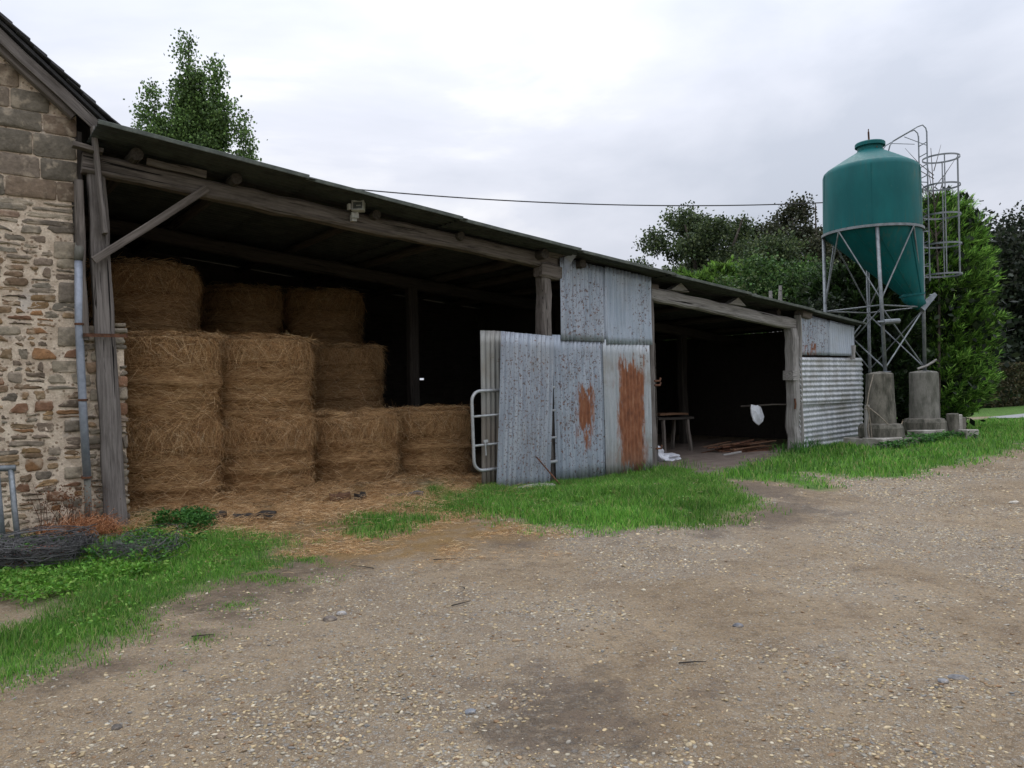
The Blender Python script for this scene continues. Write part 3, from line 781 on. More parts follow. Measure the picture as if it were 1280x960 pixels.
# edge flashing of the verge, dull green-grey
for i in range(ns):
    sA = L0 + i * step_s; sB = sA + step_s
    timber('verge_strip', (sA, verge_d(sA + step_s / 2) - 0.012, roof_z(sA) + 0.012), (sB + .02, verge_d(sA + step_s / 2) - 0.012, roof_z(sB) + 0.012), 0.018, 0.05, M['verge'], shed, 80 + i, wob=.002)

# purlin logs with their ends poking out at the front
for i, (s, rr) in enumerate([(0.2, .07), (1.35, .07), (3.30, .065), (4.75, .07), (6.3, .08), (7.15, .075), (8.2, .07), (9.75, .065), (11.5, .07), (13.2, .075), (14.9, .06)]):
    zt = roof_z(s) - 0.025 - rr
    dd = verge_d(s) + (0.44 if i not in (4, 5) else 0.28)
    timber('purlin', (s, dd, zt), (s, 6.1, zt), rr * 2, rr * 2, M['purlin'], shed, 100 + i, seg=8, wob=.012, round_=True)
# packing wedges between beam and purlin
def wedge(s, z, w, h, d0=-.13, d1=.05):
    mb = MB(); mb.add([(s - w, d0, z), (s + w, d0, z - w * .09), (s + w * .1, d0, z + h), (s - w, d1, z), (s + w, d1, z - w * .09), (s + w * .1, d1, z + h)],
                      [(0, 1, 2), (5, 4, 3), (0, 3, 4, 1), (1, 4, 5, 2), (2, 5, 3, 0)])
    mb.build('wedge', M['pale_wood'], shed)
wedge(9.75, 3.33, .26, .14); wedge(11.5, 3.14, .27, .14)
wedge(6.95, 3.75, .16, .1)
timber('packing_board', (0.34, -.145, 4.33), (1.02, -.145, 4.27), .04, .085, M['beam'], shed, 5)

# long front beams
timber('front_beam', (-0.32, 0, 4.235), (6.72, 0, 3.62), .20, .23, M['beam'], shed, 1, seg=22, wob=.012)
timber('front_beam', (6.75, .02, 3.575), (9.2, .02, 3.30), .18, .2, M['beam'], shed, 2)
timber('front_beam', (9.0, 0.0, 3.235), (13.62, 0.0, 2.80), .18, .235, M['pale_wood'], shed, 3, seg=14, wob=.012)
timber('beam_packer', (6.3, -.02, 3.80), (6.95, -.02, 3.74), .2, .14, M['beam'], shed, 4)
timber('post_block', (6.33, -.03, 3.49), (6.80, -.03, 3.45), .24, .24, M['beam'], shed, 6)

# posts
timber('post', (-0.05, 0.0, -.15), (-0.17, 0.02, 4.15), .235, .21, M['post'], shed, 10, seg=14, wob=.009, taper=.8)
timber('post_board', (-0.12, -.15, 3.42), (-0.21, -.15, 4.62), .05, .15, M['post'], shed, 11, wob=.004)
timber('post_board', (-0.34, -.06, 2.2), (-0.36, -.04, 4.02), .09, .13, M['beam'], shed, 12, wob=.01)
timber('post', (6.63, 0.03, -.2), (6.47, 0.02, 3.38), .2, .23, M['post'], shed, 13, seg=12, wob=.03)
timber('post', (9.05, 0.03, -.2), (9.02, 0.02, 3.2), .15, .15, M['post'], shed, 14)
timber('post', (13.56, 0.0, -.2), (13.53, 0.0, 2.70), .20, .26, M['pale_wood'], shed, 15, seg=12, wob=.02)
timber('post_board', (13.66, -.10, -.1), (13.66, -.10, 3.0), .04, .16, M['pale_wood'], shed, 16)
timber('post', (16.0, 0.0, -.2), (15.98, 0.0, 2.8), .14, .14, M['beam'], shed, 17)
timber('post', (15.72, -.18, 2.02), (15.76, -.18, 2.35), .05, .16, M['pale_wood'], shed, 18)
timber('beam_end', (13.68, -.12, 3.03), (14.02, -.12, 2.99), .22, .16, M['beam'], shed, 19)
for s, d in ((5.7, 3.1), (9.1, 3.1), (13.5, 3.1), (1.0, 5.9), (5.9, 5.9), (9.3, 5.9), (13.3, 5.9)):
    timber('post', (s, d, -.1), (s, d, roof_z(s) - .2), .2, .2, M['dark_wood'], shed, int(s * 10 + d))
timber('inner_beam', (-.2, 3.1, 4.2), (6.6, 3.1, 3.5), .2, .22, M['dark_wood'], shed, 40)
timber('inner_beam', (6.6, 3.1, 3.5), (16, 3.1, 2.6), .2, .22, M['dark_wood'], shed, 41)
# iron strap and clamp on the left post
mb = MB(); mb.box(-.36, .10, -.145, -.135, 2.235, 2.275); mb.build('iron_strap', M['rusty'], shed)
mb = MB(); mb.box(13.36, 13.52, -.16, .1, 1.56, 1.76, .01); mb.build('latch_block', M['pale_wood'], shed)
mb = MB(); mb.tube([(13.42, -.14, 1.15), (13.42, -.16, 1.02), (13.42, -.14, .92)], .022, 6); mb.build('hinge', M['rusty'], shed)

# diagonal brace
timber('brace', (-0.24, -.17, 3.10), (1.03, -.12, 4.10), .055, .088, M['beam'], shed, 20, wob=.004)

# boarded back and end walls (a chink of daylight is left between two boards)
rb = random.Random(5)
def boardwall(p0, p1, z0, ztop_fn, skip=None, vertical=True):
    # vertical boards, 0.22 m wide with thin dark gaps closed by a felt lining
    p0 = Vector((*p0, 0)); p1 = Vector((*p1, 0)); Ln = (p1 - p0).length; n = int(Ln / 0.27)
    u = (p1 - p0).normalized()
    for i in range(n):
        a = p0 + u * (Ln * i / n); b = p0 + u * (Ln * (i + .985) / n)
        mid = (a + b) / 2
        zt = ztop_fn(mid.x) - .03
        rngs = [(z0, zt)]
        if skip and skip[0] < mid.x < skip[1]:
            rngs = [(z0, skip[2] + rb.uniform(-.01, .01)), (skip[3], zt)]
        for (za, zb) in rngs:
            nrm = Vector((-u.y, u.x, 0)) * .016
            c = [a - nrm, b - nrm, b + nrm, a + nrm]
            V = [(q.x, q.y, za) for q in c] + [(q.x, q.y, zb) for q in c]
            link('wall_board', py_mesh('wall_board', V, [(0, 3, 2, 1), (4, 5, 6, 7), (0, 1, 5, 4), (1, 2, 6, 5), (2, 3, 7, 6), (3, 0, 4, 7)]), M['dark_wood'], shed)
boardwall((-.3, 6.0), (16.1, 6.0), -.1, roof_z, skip=(7.12, 7.75, 1.735, 1.79))
# lining behind the boards, open only at the chink
mb = MB()
for (a, b, za, zb) in ((-.35, 7.2, -.1, None), (7.7, 16.12, -.1, None), (7.2, 7.7, -.1, 1.74), (7.2, 7.7, 1.785, None)):
    za_, zb1, zb2 = za, (roof_z(a) - .02 if zb is None else zb), (roof_z(b) - .02 if zb is None else zb)
    mb.add([(a, 6.03, za), (b, 6.03, za), (b, 6.03, zb2), (a, 6.03, zb1), (a, 6.06, za), (b, 6.06, za), (b, 6.06, zb2), (a, 6.06, zb1)],
           [(0, 3, 2, 1), (4, 5, 6, 7), (0, 1, 5, 4), (1, 2, 6, 5), (2, 3, 7, 6), (3, 0, 4, 7)])
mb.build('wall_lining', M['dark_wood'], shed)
boardwall((16.08, 0.05), (16.08, 6.0), -.1, lambda x: roof_z(16.08))
boardwall((9.25, 1.2), (9.25, 6.0), -.1, lambda x: roof_z(9.25))     # partition between hay bay and right bay
mb = MB(); mb.add([(9.27, .15, -.1), (9.27, 6, -.1), (9.27, 6, 3.4), (9.27, .15, 3.4), (9.29, .15, -.1), (9.29, 6, -.1), (9.29, 6, 3.4), (9.29, .15, 3.4)],
                  [(0, 3, 2, 1), (4, 5, 6, 7), (0, 1, 5, 4), (1, 2, 6, 5), (2, 3, 7, 6), (3, 0, 4, 7)]); mb.build('wall_lining', M['dark_wood'], shed)
# trodden floor inside the shed
mb = MB(); mb.box(9.3, 13.42, -.02, 6.0, -.2, -.035); o = mb.build('shed_floor', M['inner_soil'], None, W(0, 0), (0, 0, ANG)); tag(o, 'bare trodden floor of the right-hand shed bay', None, None, 'structure')

# corrugated cladding -------------------------------------------------
cs = {
 'A': m_corr('corrugated_upper_left', speck=.9, speck_zone=(.05, .95, .05, 1.0)),
 'B': m_corr('corrugated_upper_right', speck=.25, speck_zone=(.82, 1.12, .35, 1.15), base=((0.28, 0.34, 0.41), (0.42, 0.48, 0.56))),
 'Cc': m_corr('corrugated_lower_left', patches=[(.52, .86, .72, 1.55)], speck=.75, speck_zone=(.1, 1.0, .4, 2.2)),
 'D': m_corr('corrugated_lower_right', patches=[(.34, 1.0, .06, 2.02)], speck=.3, dirt=.75, base=((0.31, 0.345, 0.37), (0.46, 0.485, 0.51)), dark_low=.6),
 'E': m_corr('corrugated_loose_wide', speck=1.0, speck_zone=(.12, .95, .25, 2.2), base=((0.24, 0.275, 0.33), (0.39, 0.43, 0.48))),
 'F': m_corr('corrugated_loose_narrow', speck=.2, dirt=.9, base=((0.26, 0.265, 0.25), (0.38, 0.38, 0.36)), dark_low=1.5),
 'G': m_corr('corrugated_end_upper', patches=[(.15, .62, -.05, .18)], speck=.8, speck_zone=(.05, 1.0, .1, .8)),
 'H': m_corr('corrugated_end_grey', speck=.05, base=((0.33, 0.38, 0.44), (0.43, 0.48, 0.54))),
 'I': m_corr('corrugated_horizontal', speck=.25, dirt=.7, base=((0.32, 0.345, 0.37), (0.62, 0.64, 0.66))),
}
def sheet(name, key, s, z, w, h, d, rot=(0, 0, 0), seed=0, parent=None, label=None, ragged=.006, pitch=.09, amp=.015, bow=.018, skew=0.0, top_skew=None):
    me = corr_mesh(name, w, h, pitch, amp, 10, seed, bow, ragged, skew=skew)
    if top_skew is not None:
        for v_ in me.vertices:
            f = v_.co.z / h
            v_.co.z += top_skew * v_.co.x * max(0.0, f)
    o = link(name, me, cs[key], parent or shed, (s, d, z), rot)
    if label: o['label'] = label
    return o
sheet('corrugated_sheet', 'Cc', 6.555, -.06, 1.13, 2.47, -.125, (0, R_(-.4), 0), 1, label='lower sheet with narrow vertical rust patch', top_skew=-.03)
sheet('corrugated_sheet', 'D', 7.68, -.07, 1.17, 2.42, -.150, (0, R_(-.6), 0), 2, label='lower sheet with tall orange rust stain', top_skew=-.04)
sheet('corrugated_sheet', 'A', 6.71, 2.32, 1.07, 1.40, -.145, (0, R_(.6), 0), 3, label='upper sheet peppered with rust specks', top_skew=-.09)
sheet('corrugated_sheet', 'B', 7.74, 2.27, 1.17, 1.36, -.165, (0, 0, 0), 4, label='cleaner upper sheet, rust along its right edge', top_skew=-.10)
# bent-back upper corner of the leftmost sheet
mb = MB(); mb.add([(6.78, -.16, 3.35), (6.80, -.17, 3.72), (7.0, -.30, 3.79), (6.92, -.20, 3.62), (6.78, -.157, 3.35), (6.80, -.166, 3.72), (7.0, -.297, 3.79), (6.92, -.197, 3.62)],
                  [(0, 1, 2, 3), (7, 6, 5, 4)]); mb.build('bent_corner', M['zinc'], shed)
sheet('corrugated_sheet', 'G', 13.66, 2.11, 1.20, .93, -.14, (0, 0, 0), 5, label='small upper end sheet with rust specks', top_skew=-.10)
sheet('corrugated_sheet', 'H', 14.83, 2.10, 1.05, .82, -.165, (0, 0, 0), 6, label='clean grey upper end sheet', top_skew=-.10)
# horizontal sheets on the end bay: rotate so corrugation runs along s
def hsheet(key, s, z, w, h, d, seed, tilt, label):
    me = corr_mesh('corrugated_sheet', h, w, .115, .017, 12, seed, .012, .004)
    me.transform(Matrix(((0, 0, 1, 0), (0, 1, 0, 0), (1, 0, 0, 0), (0, 0, 0, 1))))
    me.flip_normals()
    o = link('corrugated_sheet', me, cs[key], shed, (s, d, z), (0, R_(tilt), 0)); o['label'] = label
hsheet('I', 13.62, 1.00, 2.62, 1.06, -.155, 7, .1, 'upper horizontal pale sheet')
hsheet('I', 13.63, -.03, 2.64, 1.06, -.125, 8, -1.2, 'lower horizontal pale sheet')
# backing behind the end sheets (dark void between upper and lower rows)
mb = MB(); mb.box(13.64, 16.05, -.05, -.02, -.1, 2.85); mb.build('wall_lining', M['dark_wood'], shed)
mb = MB(); mb.box(13.7, 16.3, -.16, .10, -.25, .02, .01); mb.build('footing', M['slab'], shed)
# hinge gudgeons on the right edge of the tall cladding
for z in (.35, 1.52, 1.60):
    mb = MB(); mb.tube([(8.9, -.20, z), (9.02, -.22, z), (9.06, -.2, z + .05)], .02, 6); mb.build('hinge', M['rusty'], shed)
mb = MB(); mb.tube([(8.96, -.19, .05), (8.95, -.19, 1.2), (8.94, -.19, 2.3)], .010, 6); mb.build('hinge_bar', M['purlin'], shed)

# ---------------------------------------------------------------- gate and the loose sheets
gate = thing('field_gate', 'galvanised tubular gate half hidden behind a loose corrugated sheet', 'gate', W(4.9, -.16), ANG)
mb = MB()
z0, z1, r = .27, 1.50, .16
pts = [(1.655, 0, z0)]
for k in range(7): a = math.pi / 2 * k / 6; pts.append((r - r * math.sin(a), 0, z0 + r - r * math.cos(a)))
for k in range(7): a = math.pi / 2 * k / 6; pts.append((r - r * math.cos(a), 0, z1 - r + r * math.sin(a)))
pts.append((1.655, 0, z1))
mb.tube(pts, .026, 10); mb.build('gate_frame', M['gate_steel'], gate, smooth=True)
for z in (.66, 1.11):
    mb = MB(); mb.tube([(0, 0, z), (1.655, 0, z + .01)], .019, 8); mb.build('rail', M['gate_steel'], gate, smooth=True)
mb = MB(); mb.tube([(.21, -.03, .5), (.20, -.035, .72)], .013, 6); mb.build('latch', M['gate_steel'], gate)
mb = MB(); mb.box(.17, .25, -.045, -.02, .70, .74); mb.build('latch_plate', M['gate_steel'], gate)
gate.rotation_euler = (0, R_(-1.0), ANG)

def loose_sheet(key, s, z, w, h, d, rot, seed, label):
    p = W(s, d); p.z = z
    me = corr_mesh('loose_sheet', w, h, .09, .015, 12, seed, .016, .006)
    o = link('loose_sheet', me, cs[key], None, p, (R_(rot[0]), R_(rot[1]), ANG))
    return tag(o, label, 'metal sheet')
loose_sheet('E', 5.22, -.06, 1.06, 2.49, -.27, (1.0, 2.9), 21, 'wide corrugated sheet covered in rust specks, leaning against the gate')
loose_sheet('F', 5.08, -.02, .46, 2.47, -.08, (0, .8), 22, 'narrow corrugated sheet behind the gate rails, brown towards its foot')
# thin dark rod leaning by the foot of the wide sheet
mb = MB(); a = G(5.98, -1.0, .0); b = W(5.98, -.34); b.z = .42
mb.tube([a, (a + b) / 2, b], .012, 7); tag(mb.build('rod', M['rusty']), 'rusty iron rod leaning on the foot of the speckled sheet', 'rod')
p = W(5.62, -.75)
mb = MB(); rb2 = random.Random(2)
outl = [(-.34, -.10), (-.2, -.17), (.05, -.15), (.28, -.18), (.36, -.02), (.30, .14), (.02, .17), (-.22, .12), (-.37, .05)]
top = [(x * .96, y * .95, .055 + rb2.uniform(-.006, .006)) for x, y in outl]; bot = [(x * 1.03, y * 1.03, -.05) for x, y in outl]
nn = len(outl); mb.add(top + bot, [tuple(range(nn))] + [(i, i + nn, (i + 1) % nn + nn, (i + 1) % nn) for i in range(nn)])
o = mb.build('concrete_slab', M['slab'], None, (p.x, p.y, H1(p.x, p.y) + .03), (0, 0, ANG)); tag(o, 'pale broken concrete slab in the grass under the speckled sheet', 'slab')

# floodlight on the beam
fl = thing('floodlight', 'small white box floodlight fixed to the front beam over the hay', 'floodlight', W(2.98, -.16, 3.99), ANG)
mb = MB(); mb.box(-.085, -.065, -.055, 0, .0, .145); mb.box(.065, .085, -.055, 0, .0, .145); mb.box(-.065, .065, -.055, 0, .0, .02); mb.box(-.065, .065, -.055, 0, .125, .145); mb.box(-.085, .085, 0, .035, .002, .143)
o = mb.build('housing', M['lamp_body'], fl); o.location = (0.02, -.10, .03); o.rotation_euler = (R_(-12), 0, R_(-40))
mb = MB(); mb.box(-.065, .065, -.042, -.036, .02, .125); g = mb.build('glass', M['lamp_glass'], fl); g.location = o.location; g.rotation_euler = o.rotation_euler
mb = MB(); mb.tube([(-.03, -.035, .062), (.03, -.035, .062)], .008, 6); q = mb.build('lamp_tube', M['lamp_body'], fl); q.location = (.02, -.115, .04); q.rotation_euler = o.rotation_euler
mb = MB(); mb.box(-.045, .03, -.03, .03, -.09, .0); mb.box(-.06, .045, -.06, -.03, -.05, .02); mb.tube([(0, -.03, -.05), (0.02, -.08, .03)], .012, 6); mb.build('bracket', M['lamp_body'], fl)
mb = MB(); mb.box(-.115, -.085, -.09, -.03, .05, .13); mb.build('junction_box', M['lamp_body'], fl)

# ================================================================ STONE HOUSE GABLE
house = thing('stone_house', 'rubble stone gable end of a house with slate verge, at the left', 'house', W(-.35, 0), ANG)
house.location = W(0, 0)
SL = 0.885
def verge_z(s): return 4.66 - SL * (s + .23)
mb = MB()
def prism(mb, poly, d0, d1):
    n = len(poly); V = [(s, d0, z) for s, z in poly] + [(s, d1, z) for s, z in poly]
    mb.add(V, [tuple(range(n))] + [tuple(range(2 * n - 1, n - 1, -1))] + [(i, i + n, (i + 1) % n + n, (i + 1) % n) for i in range(n)])
prism(mb, [(-8.6, -.3), (-.36, -.3), (-.36, verge_z(-.36)), (-4.2, verge_z(-4.2)), (-8.6, verge_z(-4.2) - SL * 4.4)], .022, 7.0)
mb.build('wall', M['mortar'], house)
mb = MB(); prism(mb, [(-.36, -.3), (.095, -.3), (.085, 2.33), (-.36, 2.35)], .03, .42); mb.build('wall', M['mortar'], house)

def clip_poly(poly, nx, ny, c):
    out = []
    m = len(poly)
    for i in range(m):
        a = poly[i]; b = poly[(i + 1) % m]
        da = a[0] * nx + a[1] * ny - c; db = b[0] * nx + b[1] * ny - c
        if da <= 0: out.append(a)
        if (da < 0 < db) or (db < 0 < da):
            tt = da / (da - db); out.append((a[0] + (b[0] - a[0]) * tt, a[1] + (b[1] - a[1]) * tt))
    return out
def shrink(poly, m):
    k = len(poly); cx = sum(p[0] for p in poly) / k; cy = sum(p[1] for p in poly) / k
    res = poly
    for i in range(k):
        a = poly[i]; b = poly[(i + 1) % k]
        ex, ey = b[0] - a[0], b[1] - a[1]; Ln = math.hypot(ex, ey)
        if Ln < 1e-6: continue
        nx, ny = ey / Ln, -ex / Ln
        c = a[0] * nx + a[1] * ny
        if cx * nx + cy * ny > c: nx, ny, c = -nx, -ny, -c
        res = clip_poly(res, nx, ny, c - m)
        if len(res) < 3: return None
    return res
def chaikin(poly, k=1, q=.22):
    for _ in range(k):
        o = []
        for i in range(len(poly)):
            a = poly[i]; b = poly[(i + 1) % len(poly)]
            if math.hypot(a[0] - b[0], a[1] - b[1]) < .004: o.append(a); continue
            o.append((a[0] * (1 - q) + b[0] * q, a[1] * (1 - q) + b[1] * q)); o.append((a[0] * q + b[0] * (1 - q), a[1] * q + b[1] * (1 - q)))
        poly = o
    return poly
STONE_PAL = [(0.20, 0.14, 0.092), (0.24, 0.165, 0.10), (0.27, 0.18, 0.095), (0.22, 0.125, 0.078), (0.20, 0.16, 0.125), (0.25, 0.21, 0.165), (0.16, 0.125, 0.095), (0.30, 0.215, 0.13), (0.27, 0.15, 0.075), (0.22, 0.185, 0.145)]
GREY_PAL = [(0.235, 0.205, 0.16), (0.20, 0.18, 0.145), (0.27, 0.235, 0.18), (0.175, 0.15, 0.12)]
rs = random.Random(12)
def stone_geo(poly, proud, flat=False):
    k = len(poly); cx = sum(p[0] for p in poly) / k; cy = sum(p[1] for p in poly) / k
    V = []; F = []
    rings = [(1.0, .05), (1.0, -proud * .75), (.95, -proud * 1.0), (.6, -proud * 1.15)] if not flat else [(1.0, .05), (1.0, -proud * .8), (.965, -proud), (.5, -proud * 1.03)]
    for f, dpt in rings:
        for (x, y) in poly:
            j = .0035 if dpt < 0 else 0
            V.append((cx + (x - cx) * f + rs.uniform(-j, j), .03 + dpt + rs.uniform(-j, j) * 1.6, cy + (y - cy) * f + rs.uniform(-j, j)))
    for r_ in range(len(rings) - 1):
        for i in range(k):
            F.append((r_ * k + i, (r_ + 1) * k + i, (r_ + 1) * k + (i + 1) % k, r_ * k + (i + 1) % k))
    V.append((cx, .03 - proud * 1.12 + rs.uniform(-.006, .006), cy)); c = len(V) - 1; b = (len(rings) - 1) * k
    for i in range(k): F.append((b + i, c, b + (i + 1) % k))
    return V, F
stones = []   # (s, poly, V, F, tint)
def voro(sites, bound, gap=.010, q=.16, proud=(.010, .020), pal=STONE_PAL, ay=2.1, greyp=.15):
    for i, (x, y) in enumerate(sites):
        poly = bound
        for j, (x2, y2) in enumerate(sites):
            if i == j: continue
            dx, dy = x2 - x, (y2 - y) * ay
            if abs(dx) > .9 or abs(dy) > 1.2: continue
            # bisector in the stretched metric
            nx, ny = dx, dy * ay
            c = dx * (x + x2) / 2 + dy * ay * (y + y2) / 2
            poly = clip_poly(poly, nx, ny, c)
            if len(poly) < 3: break
        if len(poly) < 3: continue
        poly = shrink(poly, gap * rs.uniform(.7, 1.5))
        if not poly or len(poly) < 3: continue
        xs_ = [p[0] for p in poly]; ys_ = [p[1] for p in poly]
        if max(xs_) - min(xs_) < .035 or max(ys_) - min(ys_) < .025: continue
        cx_ = sum(xs_) / len(xs_); cy_ = sum(ys_) / len(ys_); K = 16; rad = []
        ph_ = rs.random() * .4
        for q_ in range(K):
            an = 2 * math.pi * q_ / K + ph_; ux, uy = math.cos(an), math.sin(an); best = 9.0
            for e_ in range(len(poly)):
                p0_, p1_ = poly[e_], poly[(e_ + 1) % len(poly)]
                ex, ey = p1_[0] - p0_[0], p1_[1] - p0_[1]; den_ = ux * ey - uy * ex
                if abs(den_) < 1e-9: continue
                tq = ((p0_[0] - cx_) * ey - (p0_[1] - cy_) * ex) / den_
                if tq > 0: best = min(best, tq)
            rad.append((best, an))
        rd = [min(r_[0], .6) for r_ in rad]
        rd = [(rd[q_ - 1] * .05 + rd[q_] * .90 + rd[(q_ + 1) % K] * .05) * rs.uniform(.86, 1.06) for q_ in range(K)]
        poly = [(cx_ + r_ * math.cos(rad[q_][1]), cy_ + r_ * math.sin(rad[q_][1])) for q_, r_ in enumerate(rd)]
        tint = rs.choice(GREY_PAL if rs.random() < greyp else pal); m = rs.uniform(.85, 1.45)
        V, F = stone_geo(poly, rs.uniform(*proud))
        stones.append((sum(xs_) / len(xs_), V, F, tuple(c * m for c in tint)))
def rect_stone(s0, s1, z0, z1, proud=.016, pal=GREY_PAL, gap=.009):
    p = [(s0 + gap, z0 + gap), (s1 - gap, z0 + gap), (s1 - gap, z1 - gap), (s0 + gap, z1 - gap)]
    p = [(a + rs.uniform(-.006, .006), b + rs.uniform(-.006, .006)) for a, b in p]
    q = []
    for i in range(4):
        a = p[i]; b = p[(i + 1) % 4]
        for f in (.06, .5, .94): q.append((a[0] + (b[0] - a[0]) * f, a[1] + (b[1] - a[1]) * f))
    V, F = stone_geo(q, proud, True); m = rs.uniform(.85, 1.12); tnt = rs.choice(pal); m *= 1.25
    stones.append(((s0 + s1) / 2, V, F, tuple(c * m for c in tnt)))
# rubble zone
def course_rubble(s0, s1, z0, z1, hr=(.065, .15), wr=(.11, .34), pal=STONE_PAL, greyp=.2, gap=.007, proud=(.010, .020)):
    wav = lambda s_, z_: .018 * math.sin(s_ * 3.1 + z_ * 2.3) + .012 * math.sin(s_ * 7.7 + z_ * 9.1)
    z = z0
    while z < z1 - .03:
        hh = min(rs.uniform(*hr), z1 - z)
        s_ = s1
        while s_ > s0:
            ww = rs.uniform(*wr) * (1.15 if hh < .09 else .85)
            if s_ - ww < s0 + .05: ww = s_ - s0
            if s_ - ww < s0 - .001: break
            cells = [(z, z + hh)]
            if hh > .105 and rs.random() < .45:
                m_ = z + hh * rs.uniform(.38, .62); cells = [(z, m_), (m_, z + hh)]
            for (za, zb) in cells:
                if rs.random() < .05: continue
                a, b = s_ - ww, s_
                j = lambda q: rs.uniform(-q, q)
                g = gap * rs.uniform(.6, 2.0)
                jj = min(.022, (zb - za) * .22)
                cs_ = [(a + g + abs(j(.02)), za + g + j(jj) * .7), (b - g - abs(j(.02)), za + g + j(jj) * .7), (b - g - abs(j(.028)), zb - g - abs(j(jj))), (a + g + abs(j(.028)), zb - g - abs(j(jj)))]
                if s_ == s1: cs_[1] = (b - g, cs_[1][1]); cs_[2] = (b - g, cs_[2][1])
                k = rs.random()
                if k < .18: cs_[3] = (cs_[3][0] + (b - a) * .3, cs_[3][1])
                elif k < .36: cs_[2] = (cs_[2][0] - (b - a) * .3, cs_[2][1])
                elif k < .46: cs_[0] = (cs_[0][0] + (b - a) * .25, cs_[0][1])
                q = []
                for i in range(4):
                    p0_, p1_ = cs_[i], cs_[(i + 1) % 4]
                    for f in ((.10, .37, .63, .90) if i % 2 == 0 else (.18, .5, .82)):
                        q.append((p0_[0] + (p1_[0] - p0_[0]) * f + j(.0045), p0_[1] + (p1_[1] - p0_[1]) * f + j(.0045) + wav(p0_[0], z)))
                V, F = stone_geo(q, rs.uniform(*proud))
                tint = rs.choice(GREY_PAL if rs.random() < greyp else pal); m = rs.uniform(.85, 1.5)
                stones.append(((a + b) / 2, V, F, tuple(c * m for c in tint)))
            s_ -= ww
        z += hh
def grid_sites(s0, s1, z0, z1, w, h, jit=.36):
    out = []; z = z0
    while z < z1:
        hh = h * rs.uniform(.75, 1.25); s = s0 - rs.uniform(0, w)
        while s < s1 + .05:
            ww = w * rs.uniform(.6, 1.45)
            out.append((s + ww / 2 + rs.uniform(-jit, jit) * w * .4, z + hh / 2 + rs.uniform(-jit, jit) * h * .8)); s += ww
        z += hh
    return out
SX0 = -3.4
course_rubble(SX0, -.375, -.1, 3.40)
# longer thin courses under the gable
course_rubble(SX0, -.375, 3.40, 3.76, (.06, .11), (.22, .5), GREY_PAL + [(0.17, 0.11, 0.08), (0.21, 0.15, 0.11)], .3)
# big squared blocks of the gable
z = 3.77
BL = [(0.175, 0.145, 0.115), (0.14, 0.125, 0.10), (0.205, 0.162, 0.118), (0.17, 0.13, 0.095), (0.24, 0.19, 0.14)]
row = 0
while z < 7.6:
    hh = [.23, .25, .27, .22][row % 4]; smax = -.36 if z < 4.35 else -(z + hh - 4.66) / SL - .23 - .04
    s = smax - (.0 if row % 2 else .0)
    smin = -SX0 * 0 + SX0 if z < 6.6 else -4.0
    first = True
    while s > SX0:
        w = rs.uniform(.30, .52) if not first else rs.uniform(.16, .46)
        rect_stone(s - w, s, z, z + hh, .022, BL, gap=.0075); s -= w; first = False
    z += hh; row += 1
# stub wall right of the post, quoined
course_rubble(-.355, .12, -.1, 2.28, (.08, .19), (.12, .26), STONE_PAL + GREY_PAL, .5, proud=(.014, .03))
rect_stone(-.33, -.10, 2.28, 2.38, .03); rect_stone(-.09, .12, 2.29, 2.355, .06, gap=.004); rect_stone(-.06, .11, 2.36, 2.41, .05, gap=.003)
# drop rubble that sits under the quoins, then set the quoins
quoins = [(-.62, 3.12, 3.33), (-.58, 2.62, 2.87), (-.60, 2.13, 2.36), (-.66, 1.83, 1.98), (-.55, 1.15, 1.30), (-.56, .62, .77)]
def overl(st):
    xs_ = [v_[0] for v_ in st[1]]; zs_ = [v_[2] for v_ in st[1]]
    cx = sum(xs_) / len(xs_); cz = sum(zs_) / len(zs_)
    return any(a - .03 < cx < -.36 and b - .03 < cz < c + .03 for a, b, c in quoins)
stones = [s_t for s_t in stones if not overl(s_t)]
for a, b, c in quoins: rect_stone(a, -.375, b, c, .022)
stones.sort(key=lambda q: -q[0])
near = stones[:292]; rest = stones[292:]
wall_part = [o for o in house.children][0] if house.children else None
for (sx_, V, F, tnt) in near:
    me = py_mesh('stone', V, F)
    a = me.color_attributes.new('tint', 'FLOAT_COLOR', 'POINT'); a.data.foreach_set('color', np.tile(np.array([*tnt, 1], np.float32), len(V)))
    me.shade_smooth()
    link('stone', me, M['stone'], house)
V = []; F = []; T = []
for (sx_, v2, f2, tnt) in rest:
    b = len(V); V += v2; F += [tuple(b + i for i in f) for f in f2]; T += [(*tnt, 1)] * len(v2)
if V:
    me = py_mesh('stonework', V, F); a = me.color_attributes.new('tint', 'FLOAT_COLOR', 'POINT'); a.data.foreach_set('color', np.array(T, np.float32).ravel())
    me.shade_smooth(); o = link('stonework', me, M['stone'], house); o['kind'] = 'stuff'
print('stones', len(stones), len(near))

